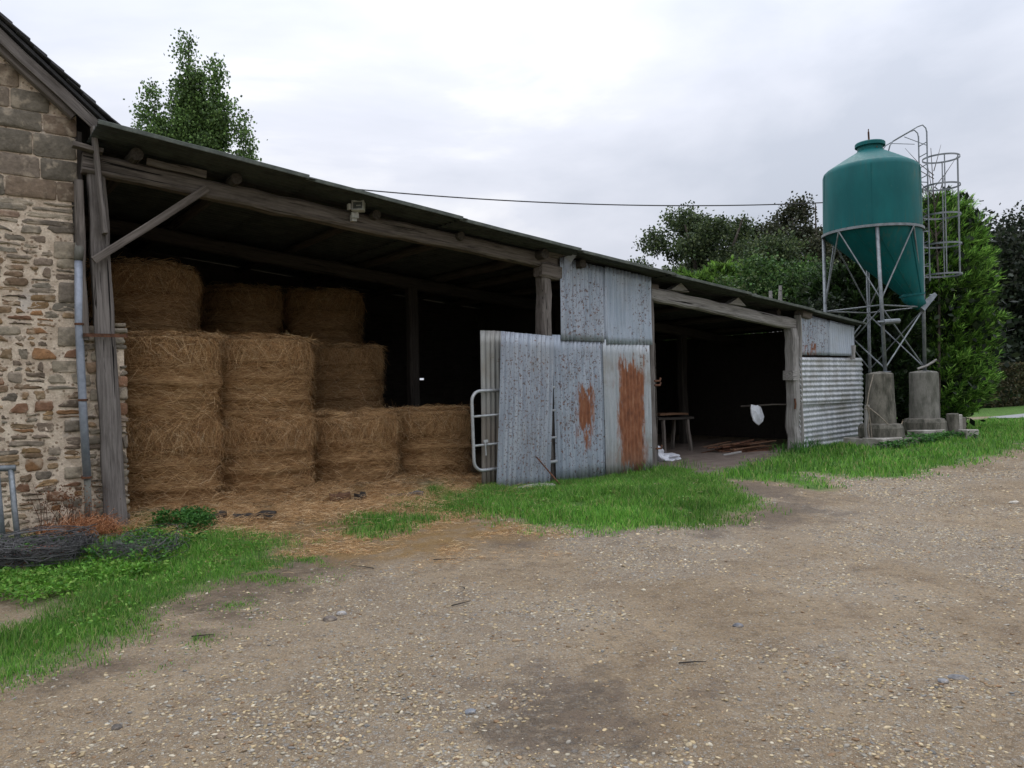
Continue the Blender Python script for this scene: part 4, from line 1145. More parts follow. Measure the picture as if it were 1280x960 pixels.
# verge boards, slates
def vp(s, d, off): # point on verge slope
    nx, nz = SL / math.hypot(1, SL), 1 / math.hypot(1, SL)
    return (s + nx * off, d, verge_z(s) + nz * off)
timber('verge_board', vp(-4.3, -.16, .02), vp(-.19, -.16, .02), 0.035, .12, M['post'], house, 31, seg=12, wob=.006)
timber('verge_board', vp(-4.3, -.06, -.06), vp(-.36, -.06, -.06), .10, .08, M['beam'], house, 32, seg=10, wob=.008)
mb = MB(); a = vp(-4.2, 0, .11); b = vp(-.10, 0, .11); c = vp(-.10, 0, .14); d4 = vp(-4.2, 0, .14)
prism(mb, [(a[0], a[2]), (b[0], b[2]), (c[0], c[2]), (d4[0], d4[2])], -.2, 7.0)
mb.build('roof', M['slate'], house)
mb = MB(); prism(mb, [(-8.8, verge_z(-4.2) - SL * 4.6), (-4.2, verge_z(-4.2) + .12), (-4.2, verge_z(-4.2) + .2), (-8.9, verge_z(-4.2) - SL * 4.6)], -.2, 7.0); mb.build('roof', M['slate'], house)
k = 0; s = -4.15
while s < .02:
    ln_ = .26
    for (dA, dB) in ((-.27 + rs.uniform(-.02, .02), .06), (.065, .4)):
        p0 = vp(s, 0, .155 + rs.uniform(0, .012)); p1 = vp(s + ln_, 0, .185 + rs.uniform(-.004, .02))
        mb = MB()
        mb.add([(p0[0], dA, p0[2]), (p1[0], dA, p1[2]), (p1[0], dB, p1[2]), (p0[0], dB, p0[2]), (p0[0], dA, p0[2] - .014), (p1[0], dA, p1[2] - .018), (p1[0], dB, p1[2] - .018), (p0[0], dB, p0[2] - .014)],
               [(0, 1, 2, 3), (7, 6, 5, 4), (0, 4, 5, 1), (1, 5, 6, 2), (2, 6, 7, 3), (3, 7, 4, 0)])
        mb.build('slate', M['slate'], house)
    s += .155
# boxed eave end where house roof meets the shed roof
timber('eave_board', (-.42, -.12, 4.40), (-.12, -.13, 4.36), .12, .06, M['beam'], house, 35)
timber('eave_board', (-.36, .06, 2.35), (-.36, .06, 4.6), .12, .08, M['dark_wood'], house, 37)

# downpipe
dp = thing('downpipe', 'grey zinc downpipe running down the corner of the stone wall', 'drainpipe', W(-.37, -.09), ANG)
mb = MB(); mb.tube([(-.01, 0, 3.12), (-.02, 0, 2.4), (.0, 0, 1.5), (.03, 0, .62)], .043, 14); mb.build('pipe', M['zinc'], dp, smooth=True)
mb = MB(); mb.tube([(.03, 0, .64), (.04, 0, .05)], .036, 12); mb.build('pipe', M['concrete_pale'], dp, smooth=True)
mb = MB(); mb.tube([(-.01, 0, 3.10), (.0, 0, 3.22), (.02, .06, 3.34)], [.05, .052, .045], 12); mb.build('pipe_elbow', M['concrete_pale'], dp, smooth=True)
for z in (2.38, .64, 1.52):
    mb = MB(); mb.tube([(-.015 + (2.4 - z) * .022, 0, z - .012), (-.015 + (2.4 - z) * .022, 0, z + .012)], .052, 14); mb.box(-.02, .02, .03, .12, z - .01, z + .01); mb.build('pipe_clip', M['rusty'], dp)

# ================================================================ HAY BALES
def bale_mesh(seed, R=.69, Hh=1.14):
    r = np.random.RandomState(seed); nu, nv = 96, 34
    V = []; UV = []
    prof = []
    for j in range(nv + 1):
        f = j / nv; z = f * Hh
        e_ = min(f, 1 - f) * Hh
        k = 1 - (.13 * math.exp(-e_ / .06) if f < .5 else .07 * math.exp(-e_ / .05))
        prof.append((R * k, z))
    th = np.linspace(0, 2 * np.pi, nu, endpoint=False)
    P_ = np.zeros((nv + 1, nu, 3))
    for j, (rr_, z) in enumerate(prof):
        band = 0.026 * math.sin(z * 24 + seed) * (1 + .5 * math.sin(z * 11 + seed * 2)) + .018 * (vnoise(np.array([z * 14.0]), np.array([seed * 3.1]), seed)[0] - .5)
        n_ = (fbm(np.cos(th) * 3 + 7, np.sin(th) * 3 + z * 4.0, seed, 4) - .5) * .10 + (fbm(th * 9, z * 26 + th * 0, seed + 3, 3) - .5) * .03
        rad = rr_ + band + n_
        P_[j, :, 0] = np.cos(th) * rad; P_[j, :, 1] = np.sin(th) * rad; P_[j, :, 2] = z + (fbm(np.cos(th) * 2 + 3, np.sin(th) * 2 + 9, seed + 8, 3) - .5) * .05 * (1 if j > nv - 3 else .3)
    V = list(P_.reshape(-1, 3)); F = []; U = []
    for j in range(nv):
        for i in range(nu):
            i2 = (i + 1) % nu
            F.append((j * nu + i, j * nu + i2, (j + 1) * nu + i2, (j + 1) * nu + i))
            U.append([(i / nu * 4.3, prof[j][1]), ((i + 1) / nu * 4.3, prof[j][1]), ((i + 1) / nu * 4.3, prof[j + 1][1]), (i / nu * 4.3, prof[j + 1][1])])
    # domed top
    base = nv * nu; prev = base; rings = [.8, .55, .3]
    for q in rings:
        b = len(V)
        for i in range(nu):
            p = P_[nv, i]; V.append(np.array([p[0] * q, p[1] * q, Hh + (1 - q) * .05 + r.uniform(-.012, .012)]))
        for i in range(nu):
            i2 = (i + 1) % nu
            F.append((prev + i, prev + i2, b + i2, b + i)); U.append([(V[a][0] * .3, V[a][1]) for a in F[-1]])
        prev = b
    V.append(np.array([0, 0, Hh + .05])); c = len(V) - 1
    for i in range(nu): F.append((prev + i, prev + (i + 1) % nu, c)); U.append([(V[a][0] * .3, V[a][1]) for a in F[-1]])
    F.append(tuple(range(nu - 1, -1, -1))); U.append([(V[a][0], V[a][1]) for a in F[-1]])
    me = py_mesh('bale_body', V, F)
    uvl = me.uv_layers.new(name='UVMap'); flat = [c2 for f in U for c2 in f]
    uvl.data.foreach_set('uv', np.array(flat, np.float32).ravel())
    me.shade_smooth()
    return me
STRAW = np.array([(0.60, 0.39, 0.19), (0.48, 0.285, 0.13), (0.33, 0.178, 0.076), (0.70, 0.50, 0.28), (0.15, 0.076, 0.034), (0.80, 0.63, 0.40)])
def strands(P0, D, Ln, w, droop, r, pr=(.25, .27, .2, .14, .1, .04), bright=1.0):
    """bent ribbons: P0 start, D unit direction, Ln length"""
    k = len(P0)
    side = np.cross(D, r.normal(size=(k, 3))); side /= np.linalg.norm(side, axis=1)[:, None] + 1e-9
    side *= (w * r.uniform(.6, 1.4, k))[:, None]
    bend = r.normal(size=(k, 3)) * (Ln * .10)[:, None]
    Mid = P0 + D * (Ln * .5)[:, None] + bend; Mid[:, 2] -= droop * Ln * .12
    End = P0 + D * Ln[:, None] + bend * .3; End[:, 2] -= droop * Ln * .5
    V = np.zeros((k, 6, 3)); V[:, 0] = P0 - side; V[:, 1] = P0 + side; V[:, 2] = Mid - side; V[:, 3] = Mid + side; V[:, 4] = End - side * .6; V[:, 5] = End + side * .6
    F = np.array([(0, 1, 3, 2), (2, 3, 5, 4)]); F = (F[None] + (np.arange(k) * 6)[:, None, None]).reshape(-1, 4)
    tn = STRAW[r.choice(6, k, p=pr)] * r.uniform(.85, 1.3, (k, 1)) * bright
    return V.reshape(-1, 3), F, np.repeat(tn, 6, 0)
def bale_straw(seed, R=.70, Hh=1.14, n=15000):
    r = np.random.RandomState(seed + 99)
    th = r.uniform(0, 2 * np.pi, n)
    edge = r.rand(n) < .42
    z = np.where(edge, np.where(r.rand(n) < .7, Hh - np.abs(r.normal(0, .06, n)), np.abs(r.normal(0, .05, n))), r.uniform(.02, Hh, n))
    z = np.clip(z, 0.02, Hh + .02)
    rad = R + r.uniform(-.03, .035, n) + .02 * np.sin(z * 26 + seed) - .09 * np.exp(-np.minimum(z, Hh - z) / .07) * (1 - edge)
    P0 = np.stack([np.cos(th) * rad, np.sin(th) * rad, z], -1)
    tang = np.stack([-np.sin(th), np.cos(th), np.zeros(n)], -1) * np.where(r.rand(n) < .5, 1, -1)[:, None]
    outw = np.stack([np.cos(th), np.sin(th), np.zeros(n)], -1)
    D = tang * r.uniform(.3, 1, n)[:, None] + outw * r.uniform(-.12, .22, n)[:, None]
    D[:, 2] += np.where(edge, r.normal(-.9, .7, n), r.normal(0, .26, n))
    D /= np.linalg.norm(D, axis=1)[:, None]
    Ln = np.where(edge, r.uniform(.10, .34, n), r.uniform(.07, .24, n))
    V, F, T = strands(P0, D, Ln, .0013, .7, r)
    # straw lying on the top
    m = 1500
    a = r.uniform(0, 6.283, m); rr_ = R * np.sqrt(r.rand(m)); P1 = np.stack([np.cos(a) * rr_, np.sin(a) * rr_, Hh + .03 + r.uniform(0, .05, m)], -1)
    D1 = np.stack([np.cos(a * 3.3), np.sin(a * 3.3), r.uniform(-.3, .3, m)], -1); D1 /= np.linalg.norm(D1, axis=1)[:, None]
    V2, F2, T2 = strands(P1, D1, r.uniform(.1, .25, m), .0018, .3, r)
    return np_mesh('loose_straw', np.vstack([V, V2]), np.vstack([F, F2 + len(V)]), np.vstack([T, T2]))
BM = [bale_mesh(k) for k in range(4)]; BS = [bale_straw(k) for k in range(3)]
for me in BM: me.materials.append(M['hay'])
for me in BS: me.materials.append(M['straw'])
BG = 'round hay bales stacked under the shed roof'
bales = [
 (.76, 1.16, 0, 0, 'lowest round hay bale of the leftmost stack, nearest the stone wall'),
 (.74, 1.16, 1, 1, 'middle round hay bale of the leftmost stack beside the post'),
 (.84, 2.65, 2, 2, 'topmost round hay bale of the leftmost stack, dim under the roof'),
 (2.10, 1.22, 0, 3, 'lowest round hay bale of the second stack from the left'),
 (2.10, 1.30, 1, 0, 'upper round hay bale of the second stack, lit along its top edge'),
 (3.58, 1.38, 0, 2, 'low round hay bale between the second stack and the bale by the gate'),
 (5.02, 1.40, 0, 1, 'low round hay bale just left of the tubular gate'),
 (4.20, 3.10, 0, 3, 'hidden bottom hay bale behind the low front bales'),
 (4.20, 3.10, 1, 0, 'shadowed round hay bale standing behind the low front bales'),
 (4.40, 4.35, 2, 2, 'very dark top hay bale of the rear stack'),
 (2.85, 4.5, 2, 1, 'dark top hay bale rising behind the second stack'),
]
for i, (s, d, lvl, mi, lab) in enumerate(bales):
    if lab is None: continue
    p = W(s, d, .02 + lvl * 1.135)
    t_ = thing('hay_bale', lab, 'hay bale', p, i * 1.37 + 2.0, BG)
    t_.rotation_euler = (R_(math.sin(i * 2.3) * 1.6), R_(math.cos(i * 1.7) * 1.6), i * 1.37 + 2.0)
    t_.scale = (1 + .035 * math.sin(i * 1.9), 1 + .035 * math.cos(i * 2.7), 1.0)
    link('bale_body', BM[mi], None, t_)
    link('loose_straw', BS[(mi + i) % 3], None, t_)['kind'] = 'stuff'
# barely seen bales that hold up the top one at the rear
for s, d, lvl in ((2.62, 4.2, 0), (2.62, 4.2, 1), (4.35, 4.6, 0), (4.35, 4.6, 1), (.85, 2.75, 0), (.85, 2.75, 1)):
    t_ = thing('hay_bale', {(2.62, 0): 'lowest hay bale of the rear stack hidden by the second stack', (2.62, 1): 'middle hay bale of the rear stack in the dark behind the second stack', (.85, 0): 'hidden ground level hay bale behind the leftmost stack', (4.35, 0): 'hidden ground level hay bale at the back under the very dark top bale', (4.35, 1): 'hidden middle hay bale at the back under the very dark top bale', (.85, 1): 'hidden hay bale under the topmost bale of the leftmost stack'}[(s, lvl)], 'hay bale', W(s, d, .02 + lvl * 1.135), 1.0, BG)
    link('bale_body', BM[1], None, t_)

# tangled straw hanging between stacks, and litter on the ground
r = np.random.RandomState(8)
def straw_field(n, sampler, ln, w, lift, name, label, maxtilt=.25):
    x, y = sampler(n); m = len(x)
    a = r.uniform(0, 6.283, m)
    D = np.stack([np.cos(a), np.sin(a), r.normal(0, maxtilt, m)], -1); D /= np.linalg.norm(D, axis=1)[:, None]
    z = height(x, y) + .004 + np.abs(r.normal(0, lift, m))
    V, F, T = strands(np.stack([x, y, z], -1), D, r.uniform(*ln, m), w, .15, r, (.28, .25, .15, .2, .05, .07))
    V[:, 2] = np.maximum(V[:, 2], np.repeat(height(x, y), 6) + .002)
    o = link(name, np_mesh(name, V, F, T), M['straw']); return tag(o, label, 'straw', None, 'stuff')
def samp(n):
    s = r.uniform(-.1, 5.9, n); d = r.normal(.1, .75, n)
    p = np.stack([AX + s * ca - d * sa, AY + s * sa + d * ca], -1); x, y = p[:, 0], p[:, 1]
    k = (r.rand(n) < zone(x, y, ['straw'], .5, .7, 11) + (d > -.3)) & (d < 1.2)
    k &= r.rand(n) < np.clip((fbm(x * 2.2, y * 2.2, 61, 3) - .2) * 3, .15, 1)
    return x[k], y[k]
straw_field(56000, samp, (.05, .2), .0015, .035, 'straw_litter', 'golden straw banked along the foot of the hay bales')
def samp2(n):
    x = r.uniform(-4.2, .6, n); y = r.uniform(6.6, 11, n)
    k = r.rand(n) < zone(x, y, ['straw'], .6, .9, 11) * np.clip((fbm(x * 1.7, y * 1.7, 67, 4) - .38) * 4, .02, 1) * (1 - .85 * zone(x, y, ['small_grass', 'left_grass'], .2, .3))
    return x[k], y[k]
straw_field(50000, samp2, (.03, .12), .0013, .008, 'straw_litter', 'trampled straw scattered thin over the yard before the shed', .06)

# old wood lying in the straw
def log(name, s, d, rz, ln_, w, h, mat, label, seed, cat='log'):
    p = G(s, d, h * .4)
    o = timber(name, (p.x, p.y, p.z), (p.x + math.cos(rz) * ln_, p.y + math.sin(rz) * ln_, p.z + .01), w, h, mat, None, seed, seg=6, wob=.02)
    return tag(o, label, cat)
log('log', 1.18, -.42, .15, .5, .13, .10, M['dark_wood'], 'dark old log lying in the straw in front of the second stack', 51)
log('wood_lump', .95, -.25, 1.0, .22, .11, .09, M['dark_wood'], 'short black wood lump just left of the log', 52, 'wood')
log('wood_lump', 2.65, .1, .3, .28, .14, .10, M['brown_wood'], 'rounded brown wood lump in the straw before the low bale', 53, 'wood')
log('wood_lump', 2.95, -.12, .9, .13, .12, .11, M['dark_wood'], 'small black lump right of the brown one', 54, 'wood')
log('plank_piece', 3.45, .0, .05, .55, .16, .045, M['beam'], 'flat grey plank piece half buried in straw', 55, 'plank')

# ================================================================ RIGHT BAY CONTENTS
tr = thing('trestle_table', 'rough wooden trestle in the dark right-hand bay', 'trestle', W(11.65, 1.9), ANG)
timber('table_top', (-.65, 0, .76), (.55, 0, .74), .5, .06, M['dark_wood'], tr, 70)
timber('table_top', (-.5, -.02, .84), (.4, -.05, .84), .3, .05, M['brown_wood'], tr, 71)
for i, (x, y, dx, dy) in enumerate(((-.45, -.2, -.06, -.08), (.35, -.2, .03, -.08), (-.45, .2, -.06, .08), (.35, .2, .03, .08))):
    timber('leg', (x + dx, y + dy, -.04), (x, y, .73), .065, .075, M['beam'], tr, 72 + i)
pile = thing('scrap_pile', 'low pile of rusty bars and laths on the floor by the right bay post', 'scrap pile', W(12.3, .75, -.03), ANG)
rp = random.Random(6)
for i in range(34):
    a = rp.gauss(0, .12); ln_ = rp.uniform(.7, 1.7); x = rp.uniform(-.55, .1) - (ln_ - 1.1) * .4; y = rp.uniform(-.4, .35); z = .02 + rp.random() ** 1.5 * .2
    timber('bar', (x, y, z), (x + math.cos(a) * ln_, y + math.sin(a) * ln_, z + rp.uniform(-.01, .06)), rp.uniform(.02, .06), rp.uniform(.015, .03), M['rusty'] if i % 3 else M['brown_wood'], pile, 200 + i, seg=3, wob=.003)
timber('bar', (-.75, -.38, .05), (-.2, -.42, .06), .05, .04, M['pale_wood'], pile, 260, seg=3)
rail = timber('pole', W(12.7, .75, 1.00), W(13.5, .08, 1.02), .035, .035, M['purlin'], None, 77, round_=True)
tag(rail, 'horizontal pole reaching back from the right bay post, with a white bag on it', 'pole')
def cloth_blob(name, base, w, h, seed, label, cat='plastic bag', rz=0, depth=.12):
    r_ = np.random.RandomState(seed); nu, nv = 22, 18; V = []; F = []
    for j in range(nv + 1):
        f = j / nv
        for i in range(nu):
            a = 2 * math.pi * i / nu
            k = (math.sin(math.pi * min(max(f, .03), .97)) ** .45) * (1 + .18 * math.sin(a * 3 + f * 5 + seed) + .10 * math.sin(a * 7 - f * 11))
            V.append((math.cos(a) * w / 2 * k + .18 * w * (f - .5) * math.sin(seed), math.sin(a) * depth / 2 * k * (1 + .3 * math.sin(f * 9)), f * h + .04 * h * math.sin(a * 2 + seed)))
    for j in range(nv):
        for i in range(nu): F.append((j * nu + i, j * nu + (i + 1) % nu, (j + 1) * nu + (i + 1) % nu, (j + 1) * nu + i))
    F.append(tuple(range(nu - 1, -1, -1))); F.append(tuple(nv * nu + i for i in range(nu)))
    o = link(name, py_mesh(name, V, F), M['plastic'], None, base, (0, 0, rz)); return tag(o, label, cat)
def hung_bag(base, label):
    outl = [(-.20, .36), (-.19, .44), (-.03, .40), (.12, .42), (.20, .32), (.26, .14), (.22, .05), (.10, -.03), (-.02, .0), (-.12, .08), (-.17, .22)]
    r_ = random.Random(4); k = len(outl); cx, cz = .03, .2; V = []; F = []
    for sgn in (-1, 1):
        for f in (1.0, .66, .33):
            for (x, z) in outl:
                V.append((cx + (x - cx) * f + r_.uniform(-.012, .012), sgn * (.012 + .055 * (1 - f)) + r_.uniform(-.018, .018) * (f < 1), cz + (z - cz) * f + r_.uniform(-.012, .012)))
        V.append((cx, sgn * .07, cz))
    h = 3 * k + 1
    for b, flip in ((0, False), (h, True)):
        for q in range(2):
            for i in range(k):
                f = (b + q * k + i, b + q * k + (i + 1) % k, b + (q + 1) * k + (i + 1) % k, b + (q + 1) * k + i)
                F.append(f[::-1] if flip else f)
        for i in range(k):
            f = (b + 2 * k + i, b + 2 * k + (i + 1) % k, b + 3 * k); F.append(f[::-1] if flip else f)
    for i in range(k): F.append((i, h + i, h + (i + 1) % k, (i + 1) % k))
    o = link('plastic_bag', py_mesh('plastic_bag', V, F), M['plastic'], None, base, (0, 0, ANG)); return tag(o, label, 'plastic bag')
hung_bag(W(12.92, .50, .60), 'crumpled white plastic bag hanging in the right-hand bay')
cloth_blob('plastic_bag', W(9.75, .55, -.03), .30, .34, 5, 'upright white sack on the floor at the left of the right bay', 'sack', rz=ANG, depth=.25)
cloth_blob('plastic_bag', W(10.15, .62, -.03), .55, .16, 9, 'flat white sack lying beside the upright sack', 'sack', rz=ANG + .3, depth=.4)
# ---END-PART-2---

# ================================================================ FEED SILO
SXc, SYc = 8.93, 18.9
silo = thing('feed_silo', 'green feed silo on galvanised legs with a caged ladder', 'silo', (SXc, SYc, 0))
va = math.atan2(SYc, SXc)                      # bearing of the silo from the yard
RT = 1.11
ZR, ZS = 5.12, 6.64
mb = MB(); mb.lathe([(RT, ZR - .02), (RT + .004, ZR + .3), (RT - .005, ZR + .9), (RT - .012, ZS - .08), (RT - .035, ZS), (RT - .10, ZS + .06)], 64, cap0=False, cap1=False)
mb.build('tank_wall', M['tank'], silo, smooth=True)
mb = MB(); mb.lathe([(RT - .10, ZS + .06), (.62, ZS + .30), (.33, ZS + .47), (.30, ZS + .50)], 64, cap0=False, cap1=False); mb.build('tank_roof', M['tank'], silo, smooth=True)
mb = MB(); mb.lathe([(.29, ZS + .48), (.29, ZS + .60), (.345, ZS + .605), (.345, ZS + .68), (.33, ZS + .70), (0.05, ZS + .74)], 40, cap0=False); mb.build('filler_cap', M['tank'], silo, smooth=False)
mb = MB(); mb.tube([(-.02, 0, ZS + .70), (-.03, 0, ZS + .98)], .022, 7); mb.tube([(-.03, 0, ZS + .84), (-.03, 0, ZS + 1.05)], .012, 6); mb.tube([(.02, -.2, ZS + .72), (.03, -.30, ZS + .5)], .012, 6); mb.build('cap_lever', M['rusty'], silo)
for k in range(5):
    mb = MB(); a = k * 2 * math.pi / 5 - 2.0; mb.tube([(math.cos(a) * (RT + .001), math.sin(a) * (RT + .001), ZR), (math.cos(a) * (RT - .008), math.sin(a) * (RT - .008), ZS - .05)], .006, 5); mb.build('tank_seam', M['tank'], silo)
mb = MB()
for k in range(40):
    a = k * 2 * math.pi / 40
    for z in (ZR + .05,): mb.box(math.cos(a) * (RT + .004) - .009, math.cos(a) * (RT + .004) + .009, math.sin(a) * (RT + .004) - .009, math.sin(a) * (RT + .004) + .009, z - .009, z + .009)
mb.build('bolt_row', M['tank'], silo)['kind'] = 'stuff'
# off-centre hopper
ox, oy = .80, -.30
V = []; F = []; nu = 64; prof = [(0, 1.0), (.25, None), (.5, None), (.75, None), (1, None)]
z_lo, r_lo = 3.55, .26
for j in range(9):
    f = j / 8; cx, cy = ox * f, oy * f; rr_ = RT * (1 - f) + r_lo * f; z = ZR + (z_lo - ZR) * f
    for k in range(nu): a = 2 * math.pi * k / nu; V.append((cx + rr_ * math.cos(a), cy + rr_ * math.sin(a), z))
for j in range(8):
    for k in range(nu): F.append((j * nu + k, (j + 1) * nu + k, (j + 1) * nu + (k + 1) % nu, j * nu + (k + 1) % nu))
link('hopper', py_mesh('hopper', V, F), M['tank'], silo, smooth=True)
# bolted seam lines of the hopper
mb = MB()
for a in (-2.4, -1.2, -1.95):
    mb.tube([(RT * math.cos(a) * 1.003, RT * math.sin(a) * 1.003, ZR - .02), (ox + r_lo * 1.03 * math.cos(a), oy + r_lo * 1.03 * math.sin(a), z_lo)], .008, 5)
mb.build('hopper_seam', M['tank'], silo)
mb = MB(); mb.tube([(ox, oy, z_lo + .04), (ox + .02, oy - .03, z_lo - .06), (ox + .10, oy - .08, z_lo - .20), (ox + .17, oy - .12, z_lo - .30)], [.275, .25, .17, .13], 24); mb.build('hopper_neck', M['tank'], silo, smooth=True)
mb = MB(); mb.tube([(ox - .0, oy, z_lo + .015), (ox + .005, oy, z_lo - .02)], .285, 28); mb.build('hopper_collar', M['tank'], silo)
# outlet boot and lever, galvanised
mb = MB(); mb.tube([(ox + .14, oy - .13, z_lo - .36), (ox + .34, oy - .12, z_lo - .15), (ox + .50, oy - .12, z_lo + .0)], [.11, .09, .06], 4)
mb.tube([(ox + .36, oy - .12, z_lo - .03), (ox + .52, oy - .10, z_lo + .0)], .022, 6); mb.tube([(ox + .42, oy - .12, z_lo - .04), (ox + .46, oy - .12, z_lo - .16)], .014, 5)
mb.build('outlet_boot', M['galv_dull'], silo)
# ring beam
mb = MB(); mb.lathe([(RT + .0, ZR - .035), (RT + .045, ZR - .035), (RT + .045, ZR + .025), (RT + .0, ZR + .025)], 72, cap0=False, cap1=False); mb.build('ring_beam', M['galv'], silo)
legs = []
for k in range(4):
    a = va + math.pi + R_(6) + k * math.pi / 2            # first leg nearest the yard
    top = Vector((math.cos(a) * (RT - .01), math.sin(a) * (RT - .01), ZR - .02))
    zb = 1.70 if k in (0, 1) else .0
    rb_ = RT - .01 + (.14 if k == 0 else .0)
    bot = Vector((math.cos(a) * rb_ + (.10 if k == 0 else .0), math.sin(a) * rb_, zb))
    legs.append((top, bot))
    mb = MB(); mb.tube([top, bot], .042, 10); mb.build('leg', M['galv'], silo, smooth=True)
    mb = MB(); mb.box(-.09, .09, -.09, .09, -.005, .012); o = mb.build('foot_plate', M['galv_dull'], silo, bot)
def lp(k, z):
    t_, b_ = legs[k % 4]; f = (t_.z - z) / (t_.z - b_.z); return t_.lerp(b_, f)
for k in range(4):
    a0 = lp(k, 3.25); b0 = lp(k + 1, 3.25)
    mb = MB(); mb.tube([a0, b0], .018, 6); mb.build('cross_bar', M['galv'], silo)
    for (p, q) in ((lp(k, 3.2), lp(k + 1, 1.78)), (lp(k + 1, 3.2), lp(k, 1.78))):
        mb = MB(); mb.tube([p, q], .017, 6); mb.build('brace', M['galv'], silo)
    am = va + math.pi + R_(6) + (k + .5) * math.pi / 2
    mid = Vector((math.cos(am) * (RT + .03), math.sin(am) * (RT + .03), ZR - .03))
    for p in (lp(k, 3.38), lp(k + 1, 3.38)):
        mb = MB(); mb.tube([mid, p], .017, 6); mb.build('brace', M['galv'], silo)
mb = MB(); q = lp(0, 2.85); mb.tube([q + Vector((-.02, -.1, 0)), q + Vector((.36, -.05, .02))], .06, 10); mb.tube([q + Vector((-.16, -.1, 0)), q + Vector((0, -.1, 0))], .03, 8)
mb.build('motor', M['galv'], silo)
# ladder
lx = 1.30
for y in (-.19, .19):
    mb = MB(); mb.tube([(lx, y, 3.9), (lx, y, 7.55)], .017, 6); mb.build('ladder_rail', M['galv_dull'], silo)
for i in range(13):
    mb = MB(); z = 4.05 + i * .27; mb.tube([(lx, -.19, z), (lx, .19, z)], .012, 6); mb.build('rung', M['galv_dull'], silo)
for z in (4.25, 5.1, 6.3):
    for y in (-.19, .19):
        mb = MB(); mb.tube([(1.08, y * 1.3, z), (lx, y, z)], .013, 5); mb.build('bracket', M['galv_dull'], silo)
# cage
cc = 1.74; rc = .415
for z in (4.06, 4.80, 5.52, 6.24, 6.93):
    pts = [(cc + rc * math.cos(2 * math.pi * k / 28), rc * math.sin(2 * math.pi * k / 28), z) for k in range(28)]
    V = []; F = []
    for k, (x, y, zz) in enumerate(pts):
        for ro, dz in ((1.0, -.021), (1.0, .021), (.985, .021), (.985, -.021)):
            V.append((cc + (x - cc) * ro, y * ro, zz + dz))
    for k in range(28):
        k2 = (k + 1) % 28
        for q in range(4): F.append((k * 4 + q, k2 * 4 + q, k2 * 4 + (q + 1) % 4, k * 4 + (q + 1) % 4))
    link('cage_hoop', py_mesh('cage_hoop', V, F), M['galv'], silo)
for k, a in enumerate((-1.9, -1.0, 0.0, 1.0, 1.9)):
    mb = MB(); x, y = cc + (rc - .012) * math.cos(a), (rc - .012) * math.sin(a); mb.box(x - .012, x + .012, y - .006, y + .006, 4.04, 6.95); mb.build('cage_strap', M['galv'], silo)
# handrails over the roof
for y in (-.19, .19):
    mb = MB(); mb.tube([(lx, y, 7.5), (lx - .02, y, 7.62), (lx - .10, y, 7.70), (lx - .22, y, 7.66), (.48, y * 1.0, 7.33), (.40, y * 1.0, 7.22), (.36, y * .9, 7.06)], .015, 6)
    mb.build('handrail', M['galv_dull'], silo)
mb = MB(); mb.tube([(lx - .1, .19, 7.35), (.62, .19, 7.38)], .009, 5); mb.tube([(lx, -.19, 7.2), (.75, -.19, 7.42)], .009, 5); mb.build('handrail_stay', M['galv_dull'], silo)

# ---------------------------------------------------------------- stone-like concrete plinths under the front legs
def plinth(x, y, zt, r0, r1, zc, label, seed, mat, square):
    g0 = H1(x, y)
    o = thing('plinth', label, 'plinth', (x, y, g0), ANG * .6)
    rr = np.random.RandomState(seed)
    def rough_lathe(prof, name, mt, n=36, amp=.014):
        V = []; F = []
        for j, (r_, z) in enumerate(prof):
            for k in range(n):
                a = 2 * math.pi * k / n
                q = 1 + amp / max(r_, .05) * 2 * (fbm(np.array([math.cos(a) * 2 + 5 + seed]), np.array([math.sin(a) * 2 + z * 3]), seed, 4)[0] - .5) if r_ > 0 else 1
                V.append((r_ * math.cos(a) * q, r_ * math.sin(a) * q, z))
        for j in range(len(prof) - 1):
            for k in range(n): F.append((j * n + k, j * n + (k + 1) % n, (j + 1) * n + (k + 1) % n, (j + 1) * n + k))
        F.append(tuple(range(n - 1, -1, -1))); F.append(tuple((len(prof) - 1) * n + k for k in range(n)))
        return link(name, py_mesh(name, V, F), mt, o)
    zb = zc - g0; z1_ = zt - g0
    rough_lathe([(r1, zb), (r1 * .99, zb + .3), ((r0 + r1) / 2, (zb + z1_) / 2), (r0 * 1.01, z1_ - .1), (r0, z1_ - .035), (r0 * .88, z1_ - .01), (.02, z1_ + .03)], 'column', mat)
    rough_lathe([(.44, .12), (.48, .2), (.47, zb - .1), (.43, zb - .02), (r1, zb + .005)], 'base_drum', M['concrete'], amp=.03)
    for i, (bx, by, bw, bd, bh) in enumerate(square):
        mb = MB(); mb.box(bx, bx + bw, by, by + bd, -.2, bh, .018, random.Random(seed + i)); b = mb.build('base_slab', M['concrete'] if i % 2 else M['slab'], o); b.modifiers.new('bevel', 'BEVEL').width = .015
    return o
plinth(8.40, 17.55, 1.685, .285, .325, .53, 'mossy tapering concrete plinth with rope, under the near silo leg', 1, M['concrete'], [(-.62, -.62, .58, .55, .20), (-.02, -.66, .62, .6, .18), (-.55, -.05, 1.1, .6, .17)])
plinth(9.98, 18.62, 1.70, .315, .335, .57, 'straight grey concrete plinth under the right-hand silo leg', 2, M['concrete_pale'], [(-.66, -.55, .7, .5, .24), (.40, -.50, .17, .22, .60), (.60, -.42, .17, .22, .56), (.78, -.38, .15, .2, .50), (.42, -.78, .4, .25, .22)])
mb = MB(); mb.tube([(9.72, 18.40, 1.76), (9.95, 18.38, 1.84), (10.16, 18.36, 1.97)], .03, 5); tag(mb.build('wooden_batten', M['pale_wood']), 'short wooden batten propped on top of the straight plinth', 'batten')
